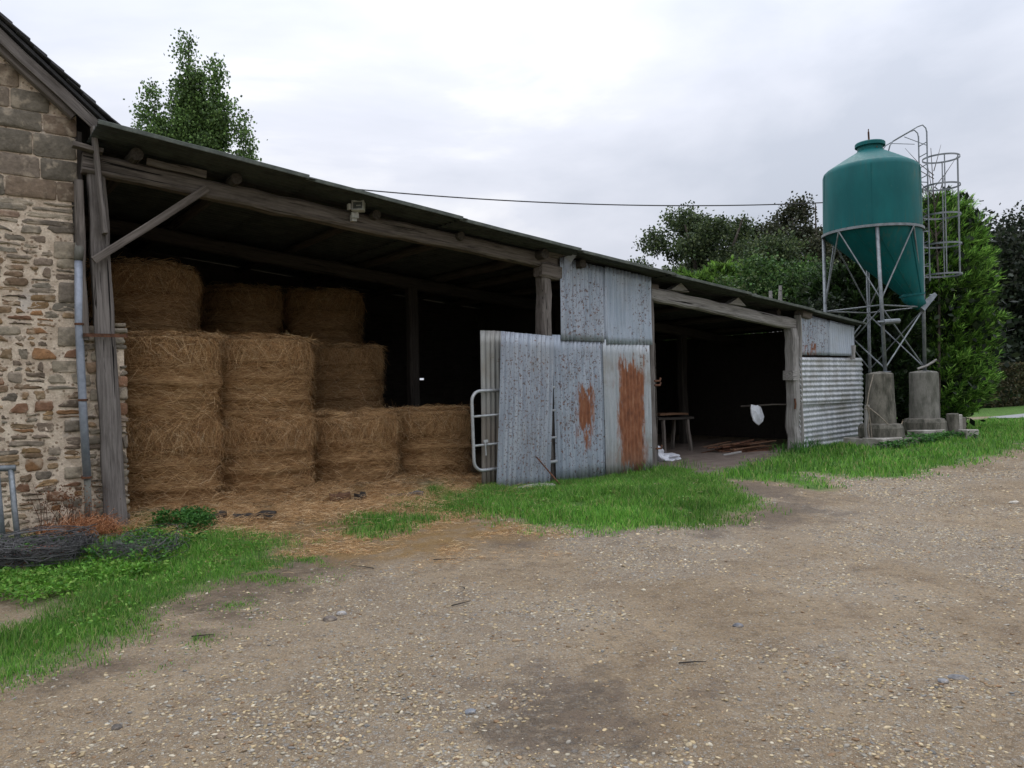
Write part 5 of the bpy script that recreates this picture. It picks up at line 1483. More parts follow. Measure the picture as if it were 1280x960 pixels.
# rope and bundle hanging on the mossy plinth
rope = thing('rope', 'frayed old rope tied to a stake beside the mossy plinth', 'rope', (7.95, 17.22, H1(7.95, 17.22)))
timber('stake', (-.02, 0, .1), (.0, 0, .95), .08, .08, M['pale_wood'], rope, 91)
mb = MB(); mb.tube([(.18, .05, 1.62), (.05, 0, 1.25), (-.02, -.04, .92), (.03, -.05, .7), (-.02, -.05, .42), (.02, -.05, .2)], .014, 5)
mb.tube([(0, -.05, .90), (.2, -.1, .72), (.45, -.08, .48), (.62, .0, .40)], .014, 5); mb.tube([(0, -.05, .90), (.04, -.06, .6), (.07, -.05, .2)], .012, 5); mb.tube([(-.02, -.05, .95), (-.06, -.03, .86), (.04, -.05, .84), (-.02, -.06, .93)], .016, 5)
mb.build('cord', M['moss_rope'], rope)

# ================================================================ VEGETATION
def leaf_quads(P, size, r, up=None, stretch=1.6, droop=0.0, dirs=None):
    k = len(P)
    if dirs is None: D = r.normal(size=(k, 3)); D[:, 2] -= droop
    else: D = dirs
    D = D / (np.linalg.norm(D, axis=1)[:, None] + 1e-9)
    S = np.cross(D, r.normal(size=(k, 3))); S /= np.linalg.norm(S, axis=1)[:, None] + 1e-9
    sz = size * r.uniform(.65, 1.35, k)
    a = P; b = P + D * (sz * stretch)[:, None]; m = P + D * (sz * stretch * .5)[:, None]
    V = np.stack([a, m + S * (sz * .5)[:, None], b, m - S * (sz * .5)[:, None]], 1)
    F = np.array([[0, 1, 2, 3]]); F = (F[None] + (np.arange(k) * 4)[:, None, None]).reshape(-1, 4)
    return V.reshape(-1, 3), F
def crown(name, clumps, n, size, seed, pal, parent, stretch=1.5, spread=1.0, shell=.55, tintfn=None, mat=None, outward=0.0, up=0.0):
    """clumps: rows (x,y,z,rx,ry,rz). Leaves in each clump are grouped into twigs."""
    r = np.random.RandomState(seed)
    cl = np.array(clumps, float); wgt = (cl[:, 3] * cl[:, 4] * cl[:, 5]) ** (2 / 3.); wgt /= wgt.sum()
    nt = max(20, n // 22)
    ci = r.choice(len(cl), nt, p=wgt)
    u = r.normal(size=(nt, 3)); u /= np.linalg.norm(u, axis=1)[:, None]
    rad = shell + (1.08 - shell) * r.rand(nt) ** .6
    tw = cl[ci, :3] + u * rad[:, None] * cl[ci, 3:6]
    bright = r.uniform(.72, 1.25, nt)
    cb = r.uniform(.8, 1.2, len(cl))
    ti = r.randint(0, nt, n)
    P = tw[ti] + r.normal(size=(n, 3)) * (size * 2.4 * spread) * np.array([1, 1, .8])
    dirs = None
    if outward > 0 or up > 0:
        dirs = u[ti] * outward + r.normal(size=(n, 3)) * .45; dirs[:, 2] += up
    V, F = leaf_quads(P, np.full(n, size), r, stretch=stretch, droop=.3, dirs=dirs)
    pal = np.array(pal)
    tn = pal[r.randint(0, len(pal), n)] * (bright[ti] * cb[ci[ti]] * r.uniform(.85, 1.15, n))[:, None]
    me = np_mesh(name, V, F, np.repeat(tn, 4, 0))
    return link(name, me, mat or M['leaf'], parent)
def limbs(parent, base, tips, r0, seed, name='limb'):
    rr = random.Random(seed)
    for tp in tips:
        a = Vector(base); b = Vector(tp); m = a.lerp(b, .5) + Vector((rr.uniform(-.2, .2), rr.uniform(-.2, .2), rr.uniform(-.1, .3)))
        mb = MB(); mb.tube([a, m, b], [r0, r0 * .6, r0 * .2], 6); mb.build(name, M['bark'], parent)

G_POP = [(0.085, 0.155, 0.040), (0.135, 0.235, 0.06), (0.065, 0.115, 0.036), (0.18, 0.28, 0.09), (0.05, 0.085, 0.03)]
G_OAK = [(0.055, 0.085, 0.032), (0.080, 0.115, 0.042), (0.040, 0.064, 0.026), (0.11, 0.14, 0.055), (0.03, 0.046, 0.022)]
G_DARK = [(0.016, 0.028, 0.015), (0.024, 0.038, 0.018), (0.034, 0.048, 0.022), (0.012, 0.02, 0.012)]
G_CON = [(0.16, 0.33, 0.05), (0.22, 0.42, 0.065), (0.115, 0.25, 0.042), (0.30, 0.50, 0.11), (0.07, 0.17, 0.032)]
G_IVY = [(0.045, 0.10, 0.026), (0.07, 0.145, 0.034), (0.03, 0.065, 0.02), (0.11, 0.18, 0.05)]

# poplar behind the roof: one tall spire and two lower ones
pop = thing('poplar_tree', 'tall pointed poplar rising behind the shed roof on the left', 'tree', (-16.4, 40, 0))
mb = MB(); mb.tube([(0, 0, 0), (.1, 0, 8), (0, 0, 16), (-.1, 0, 19.8)], [.35, .26, .13, .03], 8); mb.build('trunk', M['bark'], pop)
def spire(cx, z0, z1, rmax, seed, n=22):
    r = random.Random(seed); out = []
    for i in range(n):
        f = (i + .5) / n; z = z0 + (z1 - z0) * f; rad = rmax * (1 - f) ** .62
        for k in range(3 if f < .75 else 1):
            a = r.uniform(0, 6.283); q = rad * r.uniform(.2, .62)
            out.append((cx + math.cos(a) * q, math.sin(a) * q, z, rad * r.uniform(.28, .5) + .12, rad * .42 + .12, (z1 - z0) / n * r.uniform(1.0, 2.1)))
    return out
cl = spire(-.25, 9, 20.2, 1.7, 1, 26) + spire(-1.95, 9, 17.9, 1.6, 2, 18) + spire(1.25, 9, 19.0, 1.7, 3, 22) + spire(2.7, 8, 15.6, 1.2, 4, 16) + spire(.5, 9, 18.6, 1.3, 5, 16) + spire(-1.0, 9, 16.4, 1.4, 6, 14)
crown('crown', cl, 130000, .115, 5, G_POP, pop, stretch=1.2, shell=.15, spread=.8, up=.5, outward=.2)
limbs(pop, (0, 0, 8), [(-2, 0, 16.5), (1.3, 0, 17.3), (2.6, 0, 14), (.5, 0, 18), (-.9, 0, 14)], .16, 3)

def blob_crown(cx, cz, rx, rz, n, seed, ry=None, low=.35, r0=.28):
    r = random.Random(seed); out = []
    for i in range(n):
        while True:
            x, y, z = r.uniform(-1, 1), r.uniform(-1, 1), r.uniform(-low * 2, 1)
            if x * x + y * y + z * z < 1: break
        q = r.uniform(.6, 1.3) * r0
        out.append((cx + x * rx, y * (ry or rx), cz + z * rz, rx * q, (ry or rx) * q, rz * q * .7))
    return out
oak = thing('oak_tree', 'broad dark oak beyond the shed roof, left of the silo', 'tree', (11.6, 45, 0))
mb = MB(); mb.tube([(0, 0, 0), (.1, 0, 3), (0, 0, 6)], [.5, .4, .25], 8); mb.build('trunk', M['bark'], oak)
crown('crown', blob_crown(-.1, 7.3, 4.1, 3.9, 46, 7), 75000, .115, 8, G_OAK, oak, spread=.85, shell=.45)
limbs(oak, (0, 0, 5), [(-3, 0, 8), (3, 0, 8.5), (0, 1, 11), (-1.5, -1, 10.5), (1.8, -1, 10.8)], .2, 5)
oak2 = thing('oak_tree', 'smaller loose tree left of the broad oak, just over the roof', 'tree', (7.7, 43, 0))
mb = MB(); mb.tube([(0, 0, 0), (.1, 0, 3), (0, 0, 6)], [.3, .24, .12], 8); mb.build('trunk', M['bark'], oak2)
crown('crown', blob_crown(0, 6.3, 2.9, 2.9, 26, 9, r0=.25), 36000, .10, 9, G_OAK, oak2, spread=.9, shell=.3)
oak3 = thing('oak_tree', 'thin crowned tree close to the left side of the silo', 'tree', (17.6, 45, 0))
mb = MB(); mb.tube([(0, 0, 0), (-.2, 0, 4), (.1, 0, 9)], [.35, .28, .1], 8); mb.build('trunk', M['bark'], oak3)
crown('crown', blob_crown(0, 8.2, 3.0, 3.9, 34, 12, r0=.22), 36000, .115, 12, [(0.035, 0.042, 0.02), (0.05, 0.06, 0.027), (0.028, 0.035, 0.018), (0.06, 0.058, 0.03)], oak3, spread=1.0, shell=.3)
limbs(oak3, (-.1, 0, 5), [(-2.4, 0, 9.5), (2.2, 0, 9.5), (.4, 0, 11.8), (-1, 0, 11)], .14, 9)
oak4 = thing('oak_tree', 'low dark tree joining the oak and the thin crowned tree', 'tree', (14.2, 42, 0))
mb = MB(); mb.tube([(0, 0, 0), (0, 0, 3), (0, 0, 5)], [.3, .2, .1], 8); mb.build('trunk', M['bark'], oak4)
crown('crown', blob_crown(0, 5.6, 3.4, 3.4, 30, 14), 44000, .11, 14, G_OAK, oak4, spread=1.2, shell=.4)
for i, (x, y, h_, rx, lab, nl) in enumerate(((29.8, 47, 9.2, 4.4, 'tall dark tree at the far right edge beyond the cypress', 42000), (25.2, 46, 8.6, 3.8, 'dark tree seen just over the shoulder of the cypress', 34000), (36, 50, 9.0, 4.6, 'dark tree outside the right edge of the far field', 22000), (20.5, 44, 7.2, 3.6, 'dark tree behind the silo ladder', 24000))):
    tr_ = thing('tree', lab, 'tree', (x, y, 0), group='dark trees beyond the lane')
    mb = MB(); mb.tube([(0, 0, 0), (.1, 0, 3), (0, 0, 6)], [.4, .32, .16], 8); mb.build('trunk', M['bark'], tr_)
    crown('crown', blob_crown(0, h_ * .62, rx, h_ * .68, 52, 30 + i, low=.45, r0=.24), nl, .17, 40 + i, G_DARK + [(0.05, 0.056, 0.04)], tr_, spread=1.2, shell=.35)

# conifers: sprays of foliage sweeping up and outwards
def conifer_mesh(name, h, rmax, n, seed, pal, parent, z0=.15, ln=.20, prof=None, w=.34, tip=.25):
    r = np.random.RandomState(seed)
    nt = n // 48
    f = r.rand(nt) ** .85
    prof = prof or (lambda q: (1 - q) ** .55 * (1 - .55 * np.exp(-q / .06)))
    th = r.uniform(0, 6.283, nt)
    lump = .60 + .50 * fbm(np.cos(th) * 2.2 + 9 + f * 1.5, np.sin(th) * 2.2 + f * 7, seed, 3) + .30 * fbm(np.cos(th) * 5 + 9 + f * 2, np.sin(th) * 5 + f * 17, seed + 6, 2)
    rad = rmax * prof(f) * lump * (.70 + .34 * r.rand(nt))
    z = z0 + f * (h - z0)
    T = np.stack([np.cos(th) * rad, np.sin(th) * rad, z], -1)
    D = np.stack([np.cos(th), np.sin(th), np.full(nt, .85)], -1) + r.normal(size=(nt, 3)) * .2
    D /= np.linalg.norm(D, axis=1)[:, None]
    ti = r.randint(0, nt, n)
    tt_ = r.rand(n)
    L = (ln * 2.4 * r.uniform(.45, 1.15, nt))[ti]
    P = T[ti] + D[ti] * (tt_ * L)[:, None] + r.normal(size=(n, 3)) * (.05 * (1.15 - tt_))[:, None]
    dd = D[ti] + r.normal(size=(n, 3)) * .42; dd /= np.linalg.norm(dd, axis=1)[:, None]
    V, F = leaf_quads(P, np.full(n, ln * w), r, stretch=1.0 / w * .8, dirs=dd)
    pal = np.array(pal)
    br = r.uniform(.5, 1.3, nt)
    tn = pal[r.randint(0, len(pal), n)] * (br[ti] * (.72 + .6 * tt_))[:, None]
    return link(name, np_mesh(name, V, F, np.repeat(tn, 4, 0)), M['leaf'], parent)
ley = thing('cypress_tree', 'big bright green cypress standing right behind the silo ladder', 'tree', (12.5, 22.7, 0))
mb = MB(); mb.tube([(0, 0, -.1), (0, 0, 3), (0, 0, 6.6)], [.22, .16, .04], 8); mb.build('trunk', M['bark'], ley)
pr_ley = lambda q: np.interp(q, [0, .05, .2, .45, .7, .85, .95, 1.0], [.45, .72, .90, 1.0, .88, .72, .50, .22])
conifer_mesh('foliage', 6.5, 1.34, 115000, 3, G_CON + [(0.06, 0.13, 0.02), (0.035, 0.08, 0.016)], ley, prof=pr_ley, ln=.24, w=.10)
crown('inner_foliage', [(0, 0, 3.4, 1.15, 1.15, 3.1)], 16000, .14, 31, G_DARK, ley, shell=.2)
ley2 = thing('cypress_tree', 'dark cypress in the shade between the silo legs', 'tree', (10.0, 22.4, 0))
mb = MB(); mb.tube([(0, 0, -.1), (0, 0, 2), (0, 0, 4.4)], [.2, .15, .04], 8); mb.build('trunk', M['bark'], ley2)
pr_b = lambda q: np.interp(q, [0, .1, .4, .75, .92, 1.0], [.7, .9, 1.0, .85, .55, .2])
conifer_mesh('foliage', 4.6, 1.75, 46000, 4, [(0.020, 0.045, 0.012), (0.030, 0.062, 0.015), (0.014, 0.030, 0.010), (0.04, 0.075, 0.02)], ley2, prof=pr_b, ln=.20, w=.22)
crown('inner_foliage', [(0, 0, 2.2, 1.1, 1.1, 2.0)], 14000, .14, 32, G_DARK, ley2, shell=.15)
for i, (x, y, h_, rm, lab) in enumerate(((5.6, 28.2, 5.25, 1.2, 'first bright cypress top over the roof, lowest at the left'), (6.7, 28.0, 5.45, 1.2, 'second bright cypress top from the left over the roof'), (7.75, 27.8, 5.75, 1.3, 'brightest feathery cypress top over the roof'), (8.7, 27.2, 5.45, 1.15, 'cypress top nearest the ivy mound'), (4.5, 28.5, 5.2, 1.2, 'leftmost low cypress barely showing over the roof'))):
    c_ = thing('cypress_tree', lab, 'tree', (x, y, 0), group='row of cypresses behind the shed')
    mb = MB(); mb.tube([(0, 0, -.1), (0, 0, 3), (0, 0, h_ - .6)], [.15, .1, .02], 7); mb.build('trunk', M['bark'], c_)
    conifer_mesh('foliage', h_ - .15, rm, 16000, 50 + i, [(0.11, 0.21, 0.035), (0.15, 0.28, 0.045), (0.085, 0.16, 0.03), (0.20, 0.34, 0.07), (0.05, 0.11, 0.025)], c_, prof=lambda q: np.interp(q, [0, .3, .7, .9, 1.0], [.9, 1, .8, .45, .1]), ln=.24, w=.2)

ivy = thing('ivy_mound', 'rounded mound of dark ivy over dead trunks left of the silo', 'ivy', (9.1, 25.2, 0))
crown('foliage', blob_crown(0, 3.4, 1.6, 2.5, 36, 21, r0=.3), 42000, .075, 22, G_IVY, ivy, shell=.75, spread=.9)
crown('foliage', blob_crown(1.9, 2.6, 1.6, 2.6, 30, 25, r0=.3), 30000, .08, 23, G_IVY + G_DARK, ivy, shell=.7, spread=.9)
crown('foliage', blob_crown(-1.3, 2.7, 1.1, 2.3, 20, 26, r0=.3), 18000, .08, 24, G_IVY + [(0.10, 0.13, 0.05)], ivy, shell=.7)
for i, (x, y, zt) in enumerate(((-.95, -1.1, 4.35), (-.75, -1.2, 4.5), (-1.5, -.8, 4.3))):
    mb = MB(); mb.tube([(x, y, 0), (x + .05, y, 3), (x + .02 + .08 * i, y, zt)], [.12, .09, .05], 6); mb.build('dead_trunk', M['pale_wood'], ivy)
shr = thing('shrub', 'dark tangled shrub behind the end wall of the shed', 'shrub', (8.6, 21.6, 0))
crown('foliage', blob_crown(0, 1.7, 1.1, 1.9, 26, 33, r0=.32), 30000, .07, 34, G_DARK + [(0.03, 0.055, 0.018)], shr, shell=.5)
mb = MB()
for a in range(9): mb.tube([(0, 0, 0), (math.cos(a) * .4, math.sin(a) * .4, 1.4), (math.cos(a) * .8, math.sin(a) * .7, 2.6 + .2 * math.sin(a * 3))], [.03, .02, .008], 5)
mb.build('stem', M['bark'], shr)
# bare sapling between silo and cypress
sap = thing('bare_sapling', 'bare thin twigs poking up between the silo and the cypress', 'sapling', (11.8, 21.3, 0))
mb = MB(); rr = random.Random(3); mb.tube([(0, 0, 0), (.1, 0, 4), (-.05, 0, 7.9)], [.05, .03, .008], 5)
for i in range(16):
    z = rr.uniform(4.8, 7.6); a = rr.uniform(0, 6.28); ln_ = rr.uniform(.4, .9)
    mb.tube([(0.02, 0, z), (math.cos(a) * ln_ * .5, math.sin(a) * ln_ * .5, z + .35), (math.cos(a) * ln_, math.sin(a) * ln_, z + .8)], [.014, .01, .004], 4)
mb.build('twigs', M['bark'], sap)
# clipped beech hedge across the lane
hed = thing('hedge', 'clipped brown-green hedge across the lane at the far right', 'hedge', (28.5, 40.5, 0), 0.55)
r = np.random.RandomState(17); n = 30000
P = np.stack([r.uniform(-7.5, 9, n), np.where(r.rand(n) < .6, -.55 + np.abs(r.normal(0, .07, n)), r.uniform(-.5, .6, n)), r.uniform(.05, 2.0, n)], -1)
topm = r.rand(n) < .25; P[topm, 2] = 1.98 + r.normal(0, .05, topm.sum())
V, F = leaf_quads(P, np.full(n, .09), r, stretch=1.2)
pal = np.array([(0.06, 0.075, 0.03), (0.09, 0.075, 0.035), (0.045, 0.055, 0.025), (0.12, 0.10, 0.05), (0.035, 0.035, 0.02)])
link('foliage', np_mesh('foliage', V, F, np.repeat(pal[r.randint(0, 5, n)] * (.7 + .6 * fbm(P[:, 0] * 1.3, P[:, 2] * 1.6, 5, 3))[:, None], 4, 0)), M['leaf'], hed)
mb = MB(); mb.box(-7.4, 8.9, -.38, .42, 0, 1.9); M['hcore'] = m_simple('hedge_twigs', (0.03, 0.026, 0.018), (0.06, 0.05, 0.035), .95, 10, 0, .8); mb.build('twiggy_core', M['hcore'], hed)
# low dark bushes at the field edge closing the gap under the far trees
for i, (x, y, rx, h_) in enumerate(((17.5, 36, 3.2, 3.2), (21.5, 40, 3.4, 4.2), (27, 46, 4.2, 4.6), (33, 47, 4.5, 4.8), (13, 35, 3, 3.4))):
    b_ = thing('bush', ['dark bush deep behind the cypress', 'dark bush in front of the far trees', 'dark undergrowth above the clipped hedge', 'dark undergrowth right of the clipped hedge end', 'dark bush far behind the ivy mound'][i], 'bush', (x, y, 0), group='undergrowth beneath the far trees')
    crown('foliage', blob_crown(0, h_ * .5, rx, h_ * .55, 26, 70 + i, low=.5, r0=.34), 15000, .15, 75 + i, G_DARK, b_, shell=.4)
    mb = MB()
    for a in range(5): mb.tube([(0, 0, 0), (math.cos(a * 1.3) * rx * .5, math.sin(a * 1.3) * rx * .5, h_ * .7)], [.07, .02], 5)
    mb.build('stem', M['bark'], b_)
# twiggy plants inside the hedge line to the very right
# ---------------------------------------------------------------- overhead cable
mb = MB(); pts = []
a = Vector((-8.76, 33.0, 10.38)); b = Vector((15.6, 38.0, 10.25))
for i in range(41):
    f = i / 40; p = a.lerp(b, f); p.z -= .46 * 4 * f * (1 - f); pts.append(p)
mb.tube(pts, .028, 5, caps=False)
tag(mb.build('overhead_cable', M['cable']), 'thin black overhead cable sagging across the sky to the silo', 'cable')

# ================================================================ LEFT CORNER
# galvanised barrier section leaning at the wall
bar = thing('metal_barrier', 'galvanised metal barrier frame standing at the stone wall, left edge', 'barrier', (-5.12, 7.72, 0), ANG * .6)
mb = MB(); mb.tube([(-1.2, .1, .86), (-.3, .0, .865), (.10, -.02, .86)], .032, 10); mb.build('top_rail', M['galv'], bar, smooth=True)
mb = MB(); mb.tube([(.06, -.02, .85), (.10, -.10, .45), (.15, -.16, -.05)], .027, 10); mb.build('leg', M['galv'], bar, smooth=True)
mb = MB(); mb.tube([(-.06, .0, .84), (-.04, .02, .4), (-.02, .05, .0)], .022, 8); mb.build('leg', M['galv_dull'], bar, smooth=True)
mb = MB(); mb.tube([(-1.1, .1, .86), (-1.1, .06, -.05)], .027, 8); mb.build('leg', M['galv'], bar, smooth=True)
mb = MB(); mb.tube([(-1.1, .08, .22), (-.04, .04, .22)], .02, 8); mb.build('rail', M['galv_dull'], bar, smooth=True)
for (x, y) in ((.15, -.16), (-.02, .05)):
    mb = MB(); mb.tube([(x - .005, y, .0), (x, y, .17)], .034, 8); mb.build('rail_foot', M['concrete_pale'], bar)

def wire_coil(x, y, rx, ry, z0, hgt, n, wr, seed, label, tang=40, rz=0.0):
    o = thing('wire_coil', label, 'wire', (x, y, H1(x, y)), rz)
    r = random.Random(seed); mb = MB()
    for i in range(n):
        q = r.uniform(.74, 1.06); cx, cy = r.uniform(-.04, .04), r.uniform(-.04, .04); zc = z0 + r.random() * hgt
        tx, ty = r.uniform(-.2, .2), r.uniform(-.2, .2); ph = r.uniform(0, 6.28)
        pts = []
        for k in range(36):
            a = 2 * math.pi * k / 36
            rad = q * (1 + .03 * math.sin(3 * a + ph) + .015 * math.sin(7 * a + ph * 2))
            xx_ = cx + rx * rad * math.cos(a); yy_ = cy + ry * rad * math.sin(a)
            pts.append((xx_, yy_, max(.01, zc + tx * xx_ + ty * yy_ + .02 * math.sin(2 * a + ph))))
        mb.tube(pts, wr, 3, closed=True)
    mb.build('wire_loop', M['wire'], o)
    mb = MB()
    for i in range(tang):
        a0 = r.uniform(0, 6.28); a1 = a0 + r.uniform(.8, 3.6); pts = []
        b1, b2 = r.uniform(.3, 1), r.uniform(.3, 1)
        for k in range(9):
            f = k / 8; a = a0 + (a1 - a0) * f; q = b1 + (b2 - b1) * f
            pts.append((rx * q * math.cos(a) + r.uniform(-.02, .02), ry * q * math.sin(a) + r.uniform(-.02, .02), max(.01, z0 + r.random() * hgt * .9)))
        mb.tube(pts, wr * .9, 3)
    mb.build('wire_tangle', M['wire'], o)
    return o
wire_coil(-4.52, 7.22, .56, .48, .04, .22, 24, .0042, 1, 'large tangled coil of old dark wire on the ground by the barrier', 150, .3)
wire_coil(-3.62, 7.35, .42, .40, .02, .24, 9, .0026, 2, 'thin wire netting coil sunk among weeds right of the big coil', 46, .2)
mb = MB(); mb.box(-.18, .18, -.09, .09, 0, .12, .015); mb.box(-.34, -.12, -.2, -.02, -.02, .07, .015)
M['brick'] = m_simple('red_brick', (0.16, 0.06, 0.04), (0.25, 0.10, 0.065), .9, 8, 0, .6)
tag(mb.build('broken_brick', M['brick'], None, (-4.5, 7.35, H1(-4.5, 7.35) + .02), (0, 0, .4)), 'broken red bricks lying inside the big wire coil', 'brick')

# leafy weeds: rosettes of broad leaves
def weeds(name, spots, lsize, hmax, seed, pal, label, cat='weeds', per=26, tilt=.5, kind='stuff'):
    r = np.random.RandomState(seed); Vs = []; Fs = []; Ts = []; off = 0
    for (x, y, rad) in spots:
        m = per; a = r.uniform(0, 6.283, m); q = rad * np.sqrt(r.rand(m))
        px_, py_ = x + np.cos(a) * q, y + np.sin(a) * q
        z = height(px_, py_) + r.uniform(.02, hmax, m)
        P = np.stack([px_, py_, z], -1)
        D = np.stack([np.cos(a), np.sin(a), r.uniform(-.1, .9, m)], -1) + r.normal(size=(m, 3)) * tilt
        D /= np.linalg.norm(D, axis=1)[:, None]
        S = np.cross(D, np.array([0, 0, 1.0])[None] + r.normal(size=(m, 3)) * .3); S /= np.linalg.norm(S, axis=1)[:, None]
        s_ = lsize * r.uniform(.6, 1.4, m)
        nrm = np.cross(S, D)
        A = P; M1 = P + D * (s_ * .55)[:, None]; E_ = P + D * (s_ * 1.15)[:, None] - nrm * (s_ * .2)[:, None]
        V = np.stack([A, M1 + S * (s_ * .36)[:, None] + nrm * (s_ * .12)[:, None], E_, M1 - S * (s_ * .36)[:, None] + nrm * (s_ * .12)[:, None]], 1)
        F = np.array([[0, 1, 2], [0, 2, 3]]); F = (F[None] + (np.arange(m) * 4)[:, None, None]).reshape(-1, 3) + off
        off += m * 4; Vs.append(V.reshape(-1, 3)); Fs.append(F)
        p_ = np.array(pal); Ts.append(np.repeat(p_[r.randint(0, len(p_), m)] * r.uniform(.75, 1.25, (m, 1)), 4, 0))
    o = link(name, np_mesh(name, np.vstack(Vs), np.vstack(Fs), np.vstack(Ts)), M['blade'])
    return tag(o, label, cat, None, kind)
rw = random.Random(9)
NET = [(0.055, 0.17, 0.035), (0.08, 0.22, 0.04), (0.04, 0.125, 0.03), (0.11, 0.26, 0.06)]
LEAFY = [(0.11, 0.27, 0.03), (0.14, 0.33, 0.04), (0.08, 0.21, 0.025), (0.20, 0.34, 0.06)]
def region(poly, n, rad):
    xs_ = [p[0] for p in poly]; ys_ = [p[1] for p in poly]; out = []
    while len(out) < n:
        x, y = rw.uniform(min(xs_), max(xs_)), rw.uniform(min(ys_), max(ys_))
        if sdist(np.array([x]), np.array([y]), poly)[0] > 0: out.append((x, y, rad * rw.uniform(.6, 1.3)))
    return out
weeds('nettles', region([(-4.2, 8.95), (-3.6, 8.6), (-3.35, 8.95), (-3.75, 9.25), (-4.2, 9.3)], 34, .09), .034, .20, 1, NET, 'dark green nettle patch at the foot of the main post', per=60)
weeds('leafy_weeds', region([(-5.6, 6.2), (-3.55, 5.75), (-3.0, 6.9), (-3.2, 7.4), (-4.3, 6.6), (-5.4, 6.8)], 120, .10), .030, .10, 2, LEAFY, 'bright broad-leaved weeds below the wire coils', per=40)
weeds('leafy_weeds', region([(-4.0, 7.1), (-3.3, 6.9), (-3.2, 7.9), (-3.9, 8.3)], 50, .10), .032, .17, 3, LEAFY[:2] + NET + [(0.16, 0.19, 0.05)], 'mixed weeds growing up through the netting coil', per=44)
weeds('leafy_weeds', region([(-5.2, 6.9), (-4.6, 6.75), (-4.3, 7.6), (-5.1, 7.7)], 14, .10), .04, .2, 5, NET, 'few weeds growing inside the large wire coil', per=26)
weeds('leafy_weeds', region([(8.0, 16.5), (9.2, 17.1), (10.9, 18.2), (10.8, 18.6), (9.3, 17.9), (8.1, 17.2)], 70, .14), .07, .16, 6, NET + [(0.04, 0.08, 0.03)], 'dark low weeds round the feet of the two plinths', per=30)
weeds('leafy_weeds', region([(-.9, 9.9), (.4, 8.5), (2.3, 8.9), (2.9, 10.5), (2.6, 12.6), (0, 11.6)], 60, .13), .035, .07, 7, LEAFY[1:] + [(0.20, 0.22, 0.08)], 'small clover-like weeds scattered through the middle grass patch', per=14)
weeds('leafy_weeds', region([(-3.0, 4.6), (-2.6, 6.2), (-2.4, 7.2), (-2.8, 8.2), (-3.3, 6.2)], 40, .10), .026, .06, 8, LEAFY + [(0.22, 0.2, 0.08)], 'small weeds dotted along the outer edge of the left bank', per=14)
# dried brown plant at the foot of the downpipe
dr = thing('dried_plant', 'dried rust-brown grasses slumped at the foot of the downpipe', 'dried plant', W(-.42, -.35), 0)
dr.location.z = H1(dr.location.x, dr.location.y)
r = np.random.RandomState(33); k = 2600
P = np.stack([r.normal(0, .17, k), r.normal(0, .10, k), np.abs(r.normal(.05, .07, k))], -1)
P[:600, 0] = r.normal(-.38, .1, 600); P[:600, 2] = np.abs(r.normal(0.02, .03, 600))
a = r.normal(.3, .9, k); D = np.stack([np.cos(a) * .6, np.sin(a) * .3, r.uniform(.3, 1.5, k)], -1); D /= np.linalg.norm(D, axis=1)[:, None]
V, F, T = strands(P, D, r.uniform(.12, .36, k), .0024, 1.5, r)
T = T * np.array([.85, .62, .60])
link('dead_stalks', np_mesh('dead_stalks', V, F, T), M['straw'], dr)['kind'] = 'stuff'
mb = MB(); rr = random.Random(8)
for i in range(16):
    x = rr.uniform(-.5, .1); a = rr.uniform(-1, 1); h_ = rr.uniform(.35, .62)
    mb.tube([(x, rr.uniform(-.05, .1), 0), (x + a * .06, .02, h_ * .6), (x + a * .2, 0, h_)], [.004, .003, .002], 4)
mb.build('dead_stem', M['rusty'], dr)
# seed heads of the dried plant
P = np.stack([r.normal(-.18, .2, 420), r.normal(0, .05, 420), r.uniform(.3, .6, 420)], -1)
V, F = leaf_quads(P, np.full(420, .016), r, stretch=1.3); link('seed_heads', np_mesh('seed_heads', V, F, np.tile(np.array([(0.17, 0.07, 0.03)]), (len(V), 1))), M['straw'], dr)['kind'] = 'stuff'

# a few sticks dropped on the gravel
for i, (x, y, rz, ln_) in enumerate(((-.47, 5.55, .7, .17), (-.40, 5.95, 2.2, .08), (-1.25, 6.75, 2.6, .26), (-.75, 7.0, .1, .22), (0.9, 4.3, .1, .16), (-2.1, 4.95, .3, .14))):
    z = H1(x, y) + .012; dx, dy = math.cos(rz) * ln_, math.sin(rz) * ln_
    mb = MB(); mb.tube([(x, y, z), (x + dx * .5 + .015, y + dy * .5 - .01, H1(x + dx * .5, y + dy * .5) + .016), (x + dx, y + dy, H1(x + dx, y + dy) + .01)], [.005, .004, .002], 5)
    tag(mb.build('stick', M['dark_wood']), ['short dark stick lying mid yard on the gravel', 'tiny twig beside the short dark stick', 'long dark twig at the edge of the trampled straw', 'dark branch piece in the straw by the small grass patch', 'thin twig right of the dark damp patch', 'dark twig on bare earth at lower left'][i], 'stick')

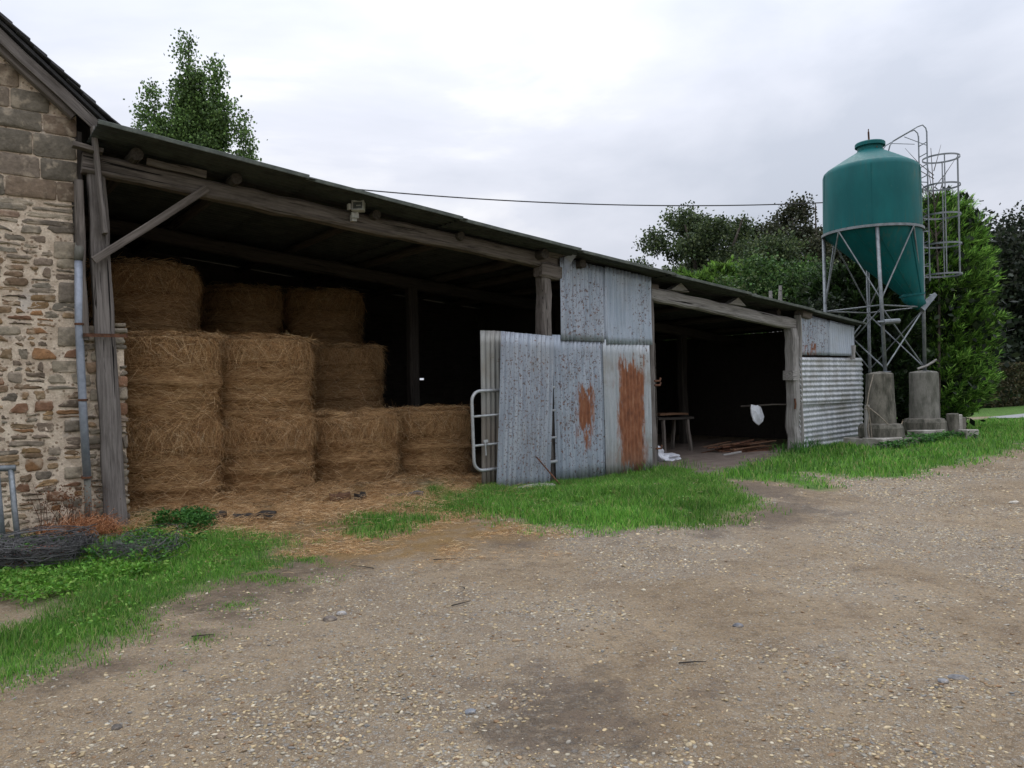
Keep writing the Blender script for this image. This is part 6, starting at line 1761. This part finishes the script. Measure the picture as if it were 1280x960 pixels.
# ================================================================ THE OTHER SIDE OF THE YARD (unseen barn, added to block low sky light)
barn = thing('light_block_barn', 'unseen stone barn with slate roof, added across the yard to block low sky light from the shed', 'barn', (12.0, -24.0, 0), R_(37))
mb = MB(); x0, x1, d0_, d1_, eh, rh = -17, 17, -8.0, 0.0, 5.6, 9.6
V = [(x0, d1_, -.2), (x1, d1_, -.2), (x1, d1_, eh), (x0, d1_, eh), (x0, d0_, -.2), (x1, d0_, -.2), (x1, d0_, eh), (x0, d0_, eh), (x0, (d0_ + d1_) / 2, rh), (x1, (d0_ + d1_) / 2, rh)]
mb.add(V, [(1, 0, 3, 2), (4, 5, 6, 7), (0, 4, 7, 8, 3), (5, 1, 2, 9, 6), (0, 1, 5, 4)])
M['blocker_wall'] = m_simple('blocker_rubble_wall', (0.16, 0.125, 0.09), (0.30, 0.25, 0.19), .95, 4, 0, .9, .03)  # wall of the added barn that keeps low sky light off the shed
mb.build('wall', M['blocker_wall'], barn)
mb = MB(); mb.add([(x0 - .3, d1_ + .4, eh - .3), (x1 + .3, d1_ + .4, eh - .3), (x1 + .3, (d0_ + d1_) / 2, rh + .12), (x0 - .3, (d0_ + d1_) / 2, rh + .12), (x0 - .3, d0_ - .4, eh - .3), (x1 + .3, d0_ - .4, eh - .3),
                   (x0 - .3, d1_ + .4, eh - .18), (x1 + .3, d1_ + .4, eh - .18), (x1 + .3, (d0_ + d1_) / 2, rh + .26), (x0 - .3, (d0_ + d1_) / 2, rh + .26), (x0 - .3, d0_ - .4, eh - .18), (x1 + .3, d0_ - .4, eh - .18)],
                  [(6, 7, 8, 9), (9, 8, 11, 10), (3, 2, 1, 0), (4, 5, 2, 3), (0, 1, 7, 6), (4, 10, 11, 5), (0, 6, 9, 3), (3, 9, 10, 4), (1, 2, 8, 7), (2, 5, 11, 8)])
mb.build('roof', M['slate'], barn)
for x, w_, h_ in ((-10, 3.2, 3.6), (1, 3.4, 3.8), (11, 1.2, 2.1)):
    for k in range(int(w_ / .2)):
        mb = MB(); mb.box(x + k * .2, x + k * .2 + .19, .01, .06, .02, h_); mb.build('door_board', M['dark_wood'], barn)
for x in (-14, -4, 7, 14):
    mb = MB(); mb.box(x, x + .9, .01, .05, 2.6, 3.6); w_ = mb.build('window', M['beam'], barn)
    mb = MB(); mb.box(x + .07, x + .83, .052, .06, 2.67, 3.53); mb.build('pane', M['lamp_glass'], w_)
